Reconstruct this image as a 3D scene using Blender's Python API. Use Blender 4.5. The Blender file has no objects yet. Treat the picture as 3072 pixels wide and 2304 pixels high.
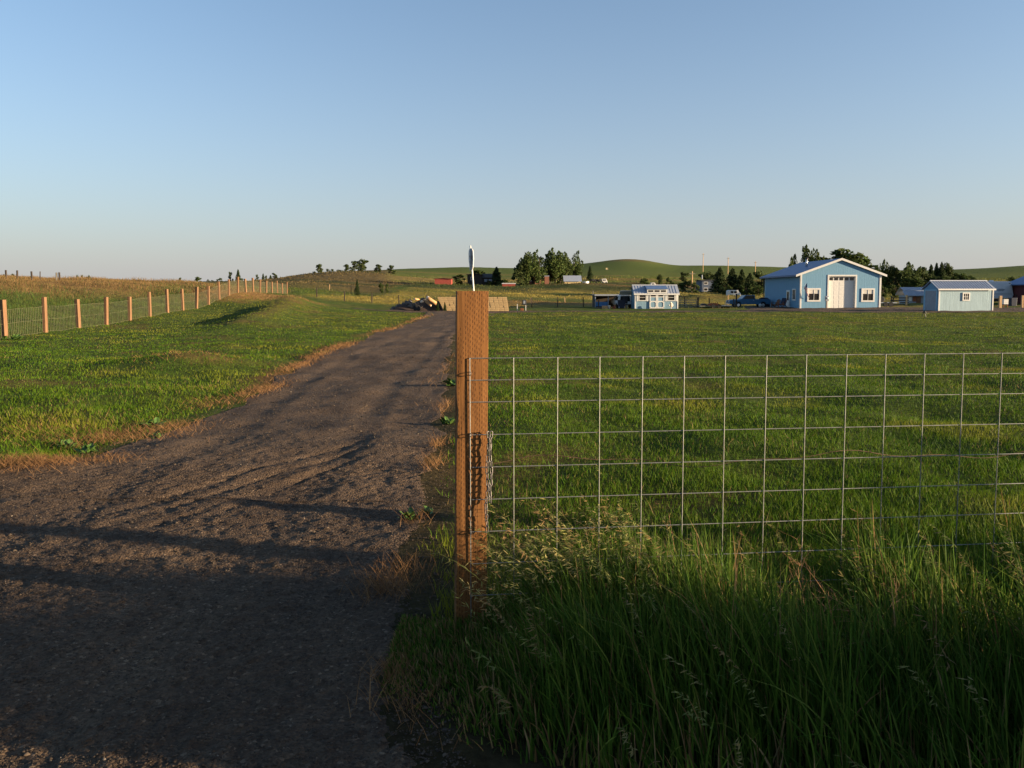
import bpy, math, random
import numpy as np
from mathutils import Vector, Matrix

# ------------------------------------------------------------------ camera, world, sun, exposure
SC = bpy.context.scene
COL = SC.collection
F = 2320.0                      # focal length in photograph pixels (3072 wide)
PITCH = math.radians(4.0)
CAMZ = 1.57
PY0 = 880.0 + F * math.tan(PITCH)     # row of the principal point
cam_d = bpy.data.cameras.new('camera')
cam_d.sensor_width = 36.0
cam_d.lens = F / 3072 * 36
cam_d.shift_y = -(1152 - PY0) / 3072
cam_d.clip_start = 0.05
cam_d.clip_end = 6000
cam = bpy.data.objects.new('camera', cam_d)
COL.objects.link(cam)
cam.location = (0, 0, CAMZ)
cam.rotation_euler = (math.pi / 2 - PITCH, 0, 0)
SC.camera = cam

SUN_AZ = math.radians(13.5)       # degrees behind the right-hand direction
SUN_EL = math.radians(8.2)
to_sun = Vector((math.cos(SUN_AZ) * math.cos(SUN_EL), -math.sin(SUN_AZ) * math.cos(SUN_EL), math.sin(SUN_EL)))
sun_d = bpy.data.lights.new('sun', 'SUN')
sun_d.energy = 5.0
sun_d.angle = math.radians(0.5)
sun_d.color = (1.0, 0.77, 0.50)
sun = bpy.data.objects.new('sun', sun_d)
COL.objects.link(sun)
sun.rotation_euler = to_sun.to_track_quat('Z', 'Y').to_euler()
sun.location = (30, -20, 30)

W = bpy.data.worlds.new('World')
SC.world = W
W.use_nodes = True
wn = W.node_tree.nodes
wl = W.node_tree.links
wn.clear()
sky = wn.new('ShaderNodeTexSky')
sky.sky_type = 'NISHITA'
sky.sun_disc = False
sky.sun_elevation = SUN_EL
sky.sun_rotation = math.pi / 2 + SUN_AZ
sky.altitude = 700
sky.air_density = 1.0
sky.dust_density = 2.0
sky.ozone_density = 3.0
bg = wn.new('ShaderNodeBackground')
bg.inputs['Strength'].default_value = 0.096
wo = wn.new('ShaderNodeOutputWorld')
tone = wn.new('ShaderNodeMix'); tone.data_type = 'RGBA'; tone.blend_type = 'MULTIPLY'
tone.inputs[0].default_value = 1
tone.inputs[7].default_value = (1.04, 0.97, 0.90, 1)     # white balance of the evening picture
wl.new(sky.outputs[0], tone.inputs[6])
# dusty summer air: the whole sky pales to grey towards the horizon, the same all the way round
wtc = wn.new('ShaderNodeTexCoord'); wsep = wn.new('ShaderNodeSeparateXYZ')
wl.new(wtc.outputs['Generated'], wsep.inputs[0])
def wmath(op, a_, b_):
    n_ = wn.new('ShaderNodeMath'); n_.operation = op
    for i_, q_ in enumerate((a_, b_)):
        if isinstance(q_, (int, float)): n_.inputs[i_].default_value = q_
        else: wl.new(q_, n_.inputs[i_])
    return n_.outputs[0]
zz_ = wmath('MAXIMUM', wsep.outputs[2], 0.0)
hf_ = wmath('MULTIPLY', wmath('POWER', 2.71828, wmath('MULTIPLY', zz_, -5.2)), 0.93)
hz_ = wn.new('ShaderNodeMix'); hz_.data_type = 'RGBA'
wl.new(hf_, hz_.inputs[0]); wl.new(tone.outputs[2], hz_.inputs[6]); hz_.inputs[7].default_value = (1.70, 1.66, 1.71, 1)
wl.new(hz_.outputs[2], bg.inputs[0])
wl.new(bg.outputs[0], wo.inputs[0])

SC.view_settings.view_transform = 'Standard'
SC.view_settings.look = 'None'
SC.view_settings.gamma = 1
SC.view_settings.use_curve_mapping = False
SC.view_settings.exposure = 1.7
SC.render.engine = 'CYCLES'
SC.cycles.use_denoising = True
SC.cycles.max_bounces = 6
SC.cycles.transparent_max_bounces = 6

rng = np.random.default_rng(7)
random.seed(7)
R = math.radians

# ------------------------------------------------------------------ pixel helper (photograph pixel -> point at a real distance)
def ray(px, py):
    a = (px - 1536) / F
    b = (PY0 - py) / F
    return Vector((a, math.cos(PITCH) + b * math.sin(PITCH), -math.sin(PITCH) + b * math.cos(PITCH)))
def at(px, py, Y):
    d = ray(px, py)
    return Vector((0, 0, CAMZ)) + d * (Y / d.y)
def xs(px, Y, py=900):
    return at(px, py, Y).x
def zp(py, Y, px=1536):
    return at(px, py, Y).z

# ------------------------------------------------------------------ noise
def _hash(ix, iy, seed):
    n = (ix.astype(np.int64) * 374761393 + iy.astype(np.int64) * 668265263 + seed * 1442695041) & 0xffffffff
    n = ((n ^ (n >> 13)) * 1274126177) & 0xffffffff
    n = (n ^ (n >> 16)) & 0xffffff
    return n / float(0xffffff)
def vn(x, y, seed=0):
    x = np.asarray(x, float); y = np.asarray(y, float)
    ix = np.floor(x); iy = np.floor(y)
    fx = x - ix; fy = y - iy
    fx = fx * fx * (3 - 2 * fx); fy = fy * fy * (3 - 2 * fy)
    a = _hash(ix, iy, seed); b = _hash(ix + 1, iy, seed)
    c = _hash(ix, iy + 1, seed); d = _hash(ix + 1, iy + 1, seed)
    return (a * (1 - fx) + b * fx) * (1 - fy) + (c * (1 - fx) + d * fx) * fy - 0.5
def fbm(x, y, o=3, seed=0):
    v = 0; k = 1.0
    for i in range(o):
        v = v + k * vn(x * 2 ** i + 17.3 * i, y * 2 ** i - 9.1 * i, seed + i)
        k *= 0.5
    return v
def sst(a, b, x):
    t = np.clip((np.asarray(x, float) - a) / (b - a), 0, 1)
    return t * t * (3 - 2 * t)

# ------------------------------------------------------------------ materials
def new_mat(name):
    m = bpy.data.materials.new(name)
    m.use_nodes = True
    nt = m.node_tree
    b = nt.nodes['Principled BSDF']
    return m, nt, b
def N(nt, t, **kw):
    n = nt.nodes.new(t)
    for k, v in kw.items():
        setattr(n, k, v)
    return n
def coords(nt, kind='Object', scale=(1, 1, 1)):
    tc = N(nt, 'ShaderNodeTexCoord'); mp = N(nt, 'ShaderNodeMapping')
    mp.inputs['Scale'].default_value = scale
    nt.links.new(tc.outputs[kind], mp.inputs[0])
    return mp.outputs[0]
def noise_tex(nt, vec, scale, detail=4, rough=0.6):
    n = N(nt, 'ShaderNodeTexNoise')
    n.inputs['Scale'].default_value = scale
    n.inputs['Detail'].default_value = detail
    n.inputs['Roughness'].default_value = rough
    if vec is not None:
        nt.links.new(vec, n.inputs['Vector'])
    return n.outputs['Fac']
def ramp(nt, fac, stops):
    r = N(nt, 'ShaderNodeValToRGB')
    e = r.color_ramp.elements
    while len(e) < len(stops):
        e.new(0.5)
    for i, (p, c) in enumerate(stops):
        e[i].position = p
        e[i].color = (*c, 1) if len(c) == 3 else c
    nt.links.new(fac, r.inputs[0])
    return r.outputs[0]
def mixc(nt, fac, a, b, mode='MIX'):
    m = N(nt, 'ShaderNodeMix', data_type='RGBA', blend_type=mode)
    for s, v in ((0, fac), (6, a), (7, b)):
        if isinstance(v, (int, float)):
            m.inputs[s].default_value = v
        elif isinstance(v, tuple):
            m.inputs[s].default_value = (*v, 1)
        else:
            nt.links.new(v, m.inputs[s])
    return m.outputs[2]
def bump(nt, b, h, strength=0.5, dist=0.02):
    n = N(nt, 'ShaderNodeBump')
    n.inputs['Strength'].default_value = strength
    n.inputs['Distance'].default_value = dist
    nt.links.new(h, n.inputs['Height'])
    nt.links.new(n.outputs[0], b.inputs['Normal'])
def paint(name, col, rough=0.6, var=0.18, scale=6.0, stretch=(1, 1, 1), metallic=0.0, bumps=0.0, bscale=30):
    """plain surface with uneven tone (weathering) on a base colour"""
    m, nt, b = new_mat(name)
    v = coords(nt, 'Object', stretch)
    f = noise_tex(nt, v, scale, 5, 0.65)
    lo = tuple(c * (1 - var) for c in col); hi = tuple(min(1, c * (1 + var)) for c in col)
    c = ramp(nt, f, [(0.3, lo), (0.7, hi)])
    nt.links.new(c, b.inputs['Base Color'])
    b.inputs['Roughness'].default_value = rough
    b.inputs['Metallic'].default_value = metallic
    b.inputs['Specular IOR Level'].default_value = 0.25
    if bumps:
        bump(nt, b, noise_tex(nt, v, bscale, 4), bumps, 0.01)
    return m
M = {}
M['white'] = paint('white_paint', (0.62, 0.60, 0.56), 0.5, 0.08, 4)
M['white_metal'] = paint('white_metal', (0.62, 0.62, 0.61), 0.4, 0.06, 3)
M['blue_siding'] = paint('blue_siding', (0.24, 0.42, 0.53), 0.6, 0.10, 3, (3, 3, 0.35), bumps=0.25, bscale=14)
M['pale_blue_siding'] = paint('pale_blue_siding', (0.42, 0.56, 0.58), 0.6, 0.16, 3, (4, 4, 0.3), bumps=0.35, bscale=10)
M['blue_roof'] = paint('blue_metal_roof', (0.085, 0.14, 0.26), 0.45, 0.10, 2)
M['grey_roof'] = paint('grey_metal_roof', (0.27, 0.30, 0.36), 0.35, 0.10, 2)
M['dark_roof'] = paint('dark_shingle_roof', (0.06, 0.055, 0.05), 0.9, 0.3, 4)
M['grey'] = paint('grey_paint', (0.25, 0.27, 0.30), 0.6, 0.12, 4)
M['grey_wood'] = paint('weathered_grey_wood', (0.20, 0.18, 0.15), 0.85, 0.3, 5, (4, 4, 0.5), bumps=0.3)
M['dark_wood'] = paint('dark_wood', (0.045, 0.035, 0.028), 0.85, 0.3, 5, (4, 4, 0.5))
M['tan_wood'] = paint('tan_wood', (0.42, 0.27, 0.14), 0.85, 0.3, 5, (4, 4, 0.4), bumps=0.3)
M['cedar'] = paint('orange_cedar', (0.17, 0.092, 0.046), 0.8, 0.32, 7, (5, 5, 0.35), bumps=0.4)
M['brown'] = paint('brown_wood', (0.16, 0.075, 0.04), 0.8, 0.25, 4)
M['maroon'] = paint('maroon_siding', (0.11, 0.028, 0.028), 0.7, 0.15, 4, (4, 4, 0.4))
M['red'] = paint('faded_red_paint', (0.26, 0.055, 0.04), 0.7, 0.2, 3)
M['rust'] = paint('rusty_red', (0.22, 0.075, 0.035), 0.85, 0.35, 5)
M['navy'] = paint('navy_plastic', (0.015, 0.02, 0.04), 0.5, 0.2, 4)
M['black'] = paint('black_rubber', (0.012, 0.012, 0.013), 0.8, 0.2, 6)
M['dark_metal'] = paint('dark_metal', (0.03, 0.03, 0.033), 0.5, 0.25, 6)
M['truck_blue'] = paint('pickup_blue_paint', (0.03, 0.105, 0.20), 0.4, 0.10, 3)
M['tarp_blue'] = paint('blue_tarp', (0.06, 0.16, 0.33), 0.6, 0.15, 3)
M['slate_blue'] = paint('slate_blue_siding', (0.08, 0.10, 0.14), 0.7, 0.15, 2)
M['cream'] = paint('cream_siding', (0.62, 0.47, 0.24), 0.7, 0.1, 2)
M['brick'] = paint('red_brown_siding', (0.23, 0.10, 0.065), 0.8, 0.2, 3)
M['trailer'] = paint('travel_trailer_skin', (0.52, 0.54, 0.58), 0.4, 0.05, 2)
M['tan_block'] = paint('tan_concrete_block', (0.40, 0.28, 0.14), 0.9, 0.25, 3, bumps=0.5, bscale=12)
M['rock'] = paint('basalt_rock', (0.10, 0.085, 0.075), 0.9, 0.45, 2.5, bumps=0.6, bscale=8)
M['soil'] = paint('dark_soil', (0.055, 0.038, 0.03), 0.95, 0.4, 3, bumps=0.6, bscale=8)
M['log'] = paint('split_log', (0.42, 0.24, 0.11), 0.85, 0.3, 5)
M['flag_red'] = paint('flag_red', (0.45, 0.05, 0.05), 0.8, 0.1)
M['flag_white'] = paint('flag_white', (0.72, 0.70, 0.68), 0.8, 0.05)
M['flag_blue'] = paint('flag_blue', (0.03, 0.05, 0.16), 0.8, 0.1)
M['curtain'] = paint('pale_curtain', (0.55, 0.52, 0.46), 0.9, 0.2, 8, (6, 1, 1))
M['galv'] = paint('galvanised_wire', (0.18, 0.18, 0.17), 0.55, 0.35, 30, metallic=0.5)
M['chain'] = paint('zinc_chain', (0.11, 0.10, 0.095), 0.45, 0.4, 60, metallic=0.5)
M['oldwire'] = paint('rusty_wire', (0.10, 0.06, 0.04), 0.7, 0.4, 30, metallic=0.4)
M['bark'] = paint('bark', (0.06, 0.045, 0.033), 0.95, 0.35, 6, (3, 3, 0.6), bumps=0.5)
M['steel_flue'] = paint('steel_flue', (0.62, 0.60, 0.58), 0.3, 0.1, 4, metallic=0.8)
M['mesh_green'] = paint('coated_mesh_wire', (0.27, 0.25, 0.14), 0.6, 0.15, 3)
M['plank'] = paint('pale_plank', (0.62, 0.52, 0.40), 0.8, 0.15, 5)
M['dry_stalk'] = paint('dry_stalk', (0.36, 0.19, 0.095), 0.85, 0.3, 20)
M['cabinet_green'] = paint('cabinet_green', (0.05, 0.10, 0.05), 0.45, 0.15, 3)
M['gold_mark'] = paint('faded_gold_print', (0.33, 0.22, 0.10), 0.7, 0.4, 200)
def glass_mat():
    m, nt, b = new_mat('dark_window_glass')
    b.inputs['Base Color'].default_value = (0.025, 0.022, 0.02, 1)
    b.inputs['Roughness'].default_value = 0.06
    b.inputs['Specular IOR Level'].default_value = 0.5
    return m
M['glass'] = glass_mat()
def attr_mat(name, rough=0.85, transl=0.3, gain=1.0):
    """leaf / blade / ground colour comes from the 'tint' attribute of each blade"""
    m = bpy.data.materials.new(name); m.use_nodes = True
    nt = m.node_tree; nt.nodes.clear()
    o = N(nt, 'ShaderNodeOutputMaterial')
    a = N(nt, 'ShaderNodeAttribute', attribute_name='tint')
    d = N(nt, 'ShaderNodeBsdfPrincipled')
    d.inputs['Roughness'].default_value = rough
    d.inputs['Specular IOR Level'].default_value = 0.06
    nt.links.new(a.outputs[0], d.inputs['Base Color'])
    if transl > 0:
        t = N(nt, 'ShaderNodeBsdfTranslucent')
        nt.links.new(a.outputs[0], t.inputs[0])
        mx = N(nt, 'ShaderNodeMixShader'); mx.inputs[0].default_value = transl
        nt.links.new(d.outputs[0], mx.inputs[1]); nt.links.new(t.outputs[0], mx.inputs[2])
        nt.links.new(mx.outputs[0], o.inputs[0])
    else:
        nt.links.new(d.outputs[0], o.inputs[0])
    return m
M['blade'] = attr_mat('grass_blade', 0.55, 0.32)
M['straw'] = attr_mat('dry_straw', 0.8, 0.2)
M['leaf'] = attr_mat('tree_leaf', 0.7, 0.22)
M['stone_bits'] = attr_mat('gravel_stone', 0.9, 0.0)
def ground_mat():
    m, nt, b = new_mat('ground_soil_and_turf')
    a = N(nt, 'ShaderNodeAttribute', attribute_name='tint')
    v = coords(nt, 'Object')
    f1 = noise_tex(nt, v, 1.3, 6, 0.7); f2 = noise_tex(nt, v, 14, 5, 0.7)
    c = mixc(nt, 1.0, a.outputs[0], ramp(nt, f1, [(0.3, (0.55, 0.55, 0.55)), (0.7, (1.4, 1.35, 1.2))]), 'MULTIPLY')
    c = mixc(nt, 1.0, c, ramp(nt, f2, [(0.3, (0.6, 0.6, 0.6)), (0.7, (1.35, 1.35, 1.3))]), 'MULTIPLY')
    nt.links.new(c, b.inputs['Base Color'])
    b.inputs['Roughness'].default_value = 0.95
    b.inputs['Specular IOR Level'].default_value = 0.05
    bump(nt, b, noise_tex(nt, v, 5, 8, 0.75), 0.9, 0.12)
    return m
M['ground'] = ground_mat()
def gravel_mat():
    m, nt, b = new_mat('dark_gravel')
    v = coords(nt, 'Object')
    vo = N(nt, 'ShaderNodeTexVoronoi'); vo.inputs['Scale'].default_value = 70
    nt.links.new(v, vo.inputs['Vector'])
    sp = N(nt, 'ShaderNodeSeparateColor'); nt.links.new(vo.outputs['Color'], sp.inputs[0])
    c1 = ramp(nt, sp.outputs[0], [(0.0, (0.050, 0.037, 0.027)), (0.6, (0.075, 0.054, 0.038)), (0.95, (0.10, 0.073, 0.051)), (1.0, (0.17, 0.13, 0.095))])
    f1 = noise_tex(nt, v, 0.8, 5, 0.6)
    c = mixc(nt, 1.0, c1, ramp(nt, f1, [(0.3, (0.75, 0.72, 0.72)), (0.7, (1.35, 1.25, 1.12))]), 'MULTIPLY')
    f3 = noise_tex(nt, coords(nt, 'Object', (2.2, 0.25, 1)), 1.0, 4, 0.6)
    c = mixc(nt, 1.0, c, ramp(nt, f3, [(0.35, (0.82, 0.80, 0.79)), (0.6, (1.2, 1.17, 1.12))]), 'MULTIPLY')
    nt.links.new(c, b.inputs['Base Color'])
    b.inputs['Roughness'].default_value = 0.9
    b.inputs['Specular IOR Level'].default_value = 0.15
    mx = N(nt, 'ShaderNodeMath', operation='MULTIPLY_ADD')
    nt.links.new(vo.outputs['Distance'], mx.inputs[0]); mx.inputs[1].default_value = -0.8
    nt.links.new(noise_tex(nt, v, 25, 6, 0.8), mx.inputs[2])
    mx2 = N(nt, 'ShaderNodeMath', operation='MULTIPLY_ADD')
    nt.links.new(noise_tex(nt, v, 6, 5, 0.75), mx2.inputs[0]); mx2.inputs[1].default_value = 1.2; nt.links.new(mx.outputs[0], mx2.inputs[2])
    bump(nt, b, mx2.outputs[0], 0.9, 0.015)
    return m
M['gravel'] = gravel_mat()
def post_mat():
    """incised treated timber: staggered rows of short slits"""
    m, nt, b = new_mat('incised_treated_timber')
    v = coords(nt, 'Object', (1, 1, 1))
    grain = noise_tex(nt, coords(nt, 'Object', (60, 60, 2.0)), 2.2, 6, 0.65)
    broad = noise_tex(nt, coords(nt, 'Object', (6, 6, 1.2)), 2.0, 4)
    base = ramp(nt, grain, [(0.25, (0.095, 0.040, 0.012)), (0.5, (0.170, 0.075, 0.022)), (0.75, (0.23, 0.108, 0.034))])
    base = mixc(nt, 1.0, base, ramp(nt, broad, [(0.28, (0.62, 0.58, 0.55)), (0.42, (0.92, 0.9, 0.88)), (0.72, (1.18, 1.14, 1.05))]), 'MULTIPLY')
    # slits
    sx = N(nt, 'ShaderNodeSeparateXYZ'); nt.links.new(v, sx.inputs[0])
    def mth(op, a, bb=None, c=None):
        n = N(nt, 'ShaderNodeMath', operation=op)
        for i, q in enumerate((a, bb, c)):
            if q is None: continue
            if isinstance(q, (int, float)): n.inputs[i].default_value = q
            else: nt.links.new(q, n.inputs[i])
        return n.outputs[0]
    wob = mth('MULTIPLY', noise_tex(nt, coords(nt, 'Object', (3, 3, 9)), 3.0, 2), 0.010)
    u = mth('DIVIDE', mth('ADD', mth('ADD', sx.outputs[0], sx.outputs[1]), wob), 0.0105)
    col = mth('FLOOR', u)
    fu = mth('ABSOLUTE', mth('SUBTRACT', mth('FRACT', u), 0.5))
    w = mth('DIVIDE', mth('ADD', sx.outputs[2], mth('MULTIPLY', mth('MODULO', col, 3.0), 0.0085)), 0.0255)
    fw = mth('ABSOLUTE', mth('SUBTRACT', mth('FRACT', w), 0.5))
    slit = mth('MULTIPLY', mth('LESS_THAN', fu, 0.17), mth('LESS_THAN', fw, 0.27))
    patch = mth('GREATER_THAN', noise_tex(nt, coords(nt, 'Object', (22, 22, 3)), 1.0, 3), 0.41)
    slit = mth('MULTIPLY', slit, patch)
    c = mixc(nt, mth('MULTIPLY', slit, 0.75), base, (0.04, 0.016, 0.006))
    nt.links.new(c, b.inputs['Base Color'])
    b.inputs['Roughness'].default_value = 0.8
    b.inputs['Specular IOR Level'].default_value = 0.2
    hgt = mth('SUBTRACT', mth('MULTIPLY', grain, 0.6), mth('MULTIPLY', slit, 1.0))
    bump(nt, b, hgt, 0.55, 0.003)
    return m
M['post'] = post_mat()

# ------------------------------------------------------------------ mesh helpers
class MB:
    def __init__(s): s.v = []; s.f = []
    def poly(s, pts):
        n = len(s.v); s.v += [tuple(p) for p in pts]; s.f.append(tuple(range(n, n + len(pts)))); return s
    def box(s, x0, x1, y0, y1, z0, z1):
        n = len(s.v)
        s.v += [(x0, y0, z0), (x1, y0, z0), (x1, y1, z0), (x0, y1, z0), (x0, y0, z1), (x1, y0, z1), (x1, y1, z1), (x0, y1, z1)]
        s.f += [(n, n+3, n+2, n+1), (n+4, n+5, n+6, n+7), (n, n+1, n+5, n+4), (n+1, n+2, n+6, n+5), (n+2, n+3, n+7, n+6), (n+3, n, n+4, n+7)]
        return s
    def prism(s, pts, d):
        """polygon (list of 3D points) extruded along vector d"""
        n = len(s.v); k = len(pts); d = Vector(d)
        s.v += [tuple(p) for p in pts] + [tuple(Vector(p) + d) for p in pts]
        s.f.append(tuple(range(n + k - 1, n - 1, -1))); s.f.append(tuple(range(n + k, n + 2 * k)))
        for i in range(k):
            j = (i + 1) % k
            s.f.append((n + i, n + j, n + k + j, n + k + i))
        return s
    def tube(s, pts, r, n=6, cap=True):
        pts = [Vector(p) for p in pts]
        rr = r if isinstance(r, (list, tuple)) else [r] * len(pts)
        base = len(s.v)
        for i, p in enumerate(pts):
            t = (pts[min(i + 1, len(pts) - 1)] - pts[max(i - 1, 0)]).normalized()
            up = Vector((0, 0, 1)) if abs(t.z) < 0.9 else Vector((1, 0, 0))
            a = t.cross(up).normalized(); b = t.cross(a)
            for k in range(n):
                an = 2 * math.pi * k / n
                s.v.append(tuple(p + (a * math.cos(an) + b * math.sin(an)) * rr[i]))
        for i in range(len(pts) - 1):
            for k in range(n):
                k2 = (k + 1) % n
                s.f.append((base + i*n + k, base + i*n + k2, base + (i+1)*n + k2, base + (i+1)*n + k))
        if cap:
            s.f.append(tuple(base + k for k in range(n - 1, -1, -1)))
            e = base + (len(pts) - 1) * n
            s.f.append(tuple(e + k for k in range(n)))
        return s
    def lathe(s, prof, n=14, c=(0, 0, 0), axis='Z'):
        base = len(s.v)
        for r, h in prof:
            for k in range(n):
                a = 2 * math.pi * k / n
                p = (r * math.cos(a), r * math.sin(a), h)
                if axis == 'Y': p = (p[0], p[2], p[1])
                elif axis == 'X': p = (p[2], p[0], p[1])
                s.v.append((p[0] + c[0], p[1] + c[1], p[2] + c[2]))
        for i in range(len(prof) - 1):
            for k in range(n):
                k2 = (k + 1) % n
                s.f.append((base + i*n + k, base + i*n + k2, base + (i+1)*n + k2, base + (i+1)*n + k))
        s.f.append(tuple(base + k for k in range(n - 1, -1, -1)))
        e = base + (len(prof) - 1) * n
        s.f.append(tuple(e + k for k in range(n)))
        return s
    def mesh(s, name):
        me = bpy.data.meshes.new(name); me.from_pydata(s.v, [], s.f); me.update(); return me
    def build(s, name, mat, parent=None, smooth=False, bevel=0.0, loc=None):
        me = s.mesh(name)
        return link(name, me, mat, parent, smooth, bevel, loc)
def link(name, me, mat, parent=None, smooth=False, bevel=0.0, loc=None):
    o = bpy.data.objects.new(name, me)
    COL.objects.link(o)
    if mat is not None and len(me.materials) == 0:
        me.materials.append(M[mat] if isinstance(mat, str) else mat)
    if smooth:
        me.polygons.foreach_set('use_smooth', [True] * len(me.polygons))
    if bevel:
        b = o.modifiers.new('bevel', 'BEVEL'); b.width = bevel; b.segments = 2; b.limit_method = 'ANGLE'
    if parent is not None: o.parent = parent
    if loc is not None: o.location = loc
    return o
def tag(o, label, cat, group=None, kind=None):
    if label: o['label'] = label
    if cat: o['category'] = cat
    if group: o['group'] = group
    if kind: o['kind'] = kind
    return o
def thing(name, label, cat, loc=(0, 0, 0), rotz=0.0, group=None):
    o = bpy.data.objects.new(name, None)
    COL.objects.link(o)
    o.empty_display_size = 0.2
    o.location = loc
    o.rotation_euler = (0, 0, rotz)
    return tag(o, label, cat, group)
def fast_mesh(name, V, quads=None, tris=None, tint=None, smooth=False):
    me = bpy.data.meshes.new(name)
    V = np.asarray(V, np.float32)
    me.vertices.add(len(V)); me.vertices.foreach_set('co', V.ravel())
    idx = []; starts = []; n = 0
    if quads is not None and len(quads):
        q = np.asarray(quads, np.int32); idx.append(q.ravel()); starts.append(np.arange(len(q)) * 4); n = q.size
    if tris is not None and len(tris):
        t = np.asarray(tris, np.int32); idx.append(t.ravel()); starts.append(n + np.arange(len(t)) * 3)
    idx = np.concatenate(idx); starts = np.concatenate(starts).astype(np.int32)
    me.loops.add(len(idx)); me.loops.foreach_set('vertex_index', idx)
    me.polygons.add(len(starts)); me.polygons.foreach_set('loop_start', starts)
    if smooth: me.polygons.foreach_set('use_smooth', np.ones(len(starts), bool))
    me.update(calc_edges=True)
    if tint is not None:
        a = me.attributes.new('tint', 'FLOAT_COLOR', 'POINT')
        c = np.ones((len(V), 4), np.float32); c[:, :3] = tint
        a.data.foreach_set('color', c.ravel())
    return me
def blades(B, h, w, az, lean, curl, face, tint, segs=2, tipw=0.0, base_mul=1.0):
    """vectorised ribbons: B (n,3) roots; returns V,quads,tris,tint"""
    n = len(B); rows = []
    ld = np.stack([np.cos(az), np.sin(az)], 1); fd = np.stack([np.cos(face), np.sin(face)], 1)
    for i in range(segs + 1):
        t = i / segs
        off = h * (lean * t + curl * t * t)
        zz = h * t * np.sqrt(np.clip(1 - (lean * 0.5 + curl * 0.5 * t) ** 2, 0.12, 1)) - h * np.clip(curl, 0, 9) * 0.35 * t ** 3
        c = np.stack([B[:, 0] + ld[:, 0] * off, B[:, 1] + ld[:, 1] * off, B[:, 2] + zz], 1)
        if i < segs:
            ww = w * (1 - t * 0.72) * 0.5
            for sg in (-1, 1):
                p = c.copy(); p[:, :2] += sg * fd * ww[:, None]; rows.append(p)
        else:
            rows.append(c)
    k = len(rows)
    V = np.stack(rows, 1).reshape(-1, 3)
    b0 = (np.arange(n) * k)[:, None]
    quads = []
    for i in range(segs - 1):
        quads.append(b0 + np.array([[2*i, 2*i+1, 2*i+3, 2*i+2]]))
    quads = np.concatenate(quads) if quads else None
    tris = b0 + np.array([[2*segs-2, 2*segs-1, 2*segs]])
    T = np.repeat(tint, k, axis=0)
    return V, quads, tris, T
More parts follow.
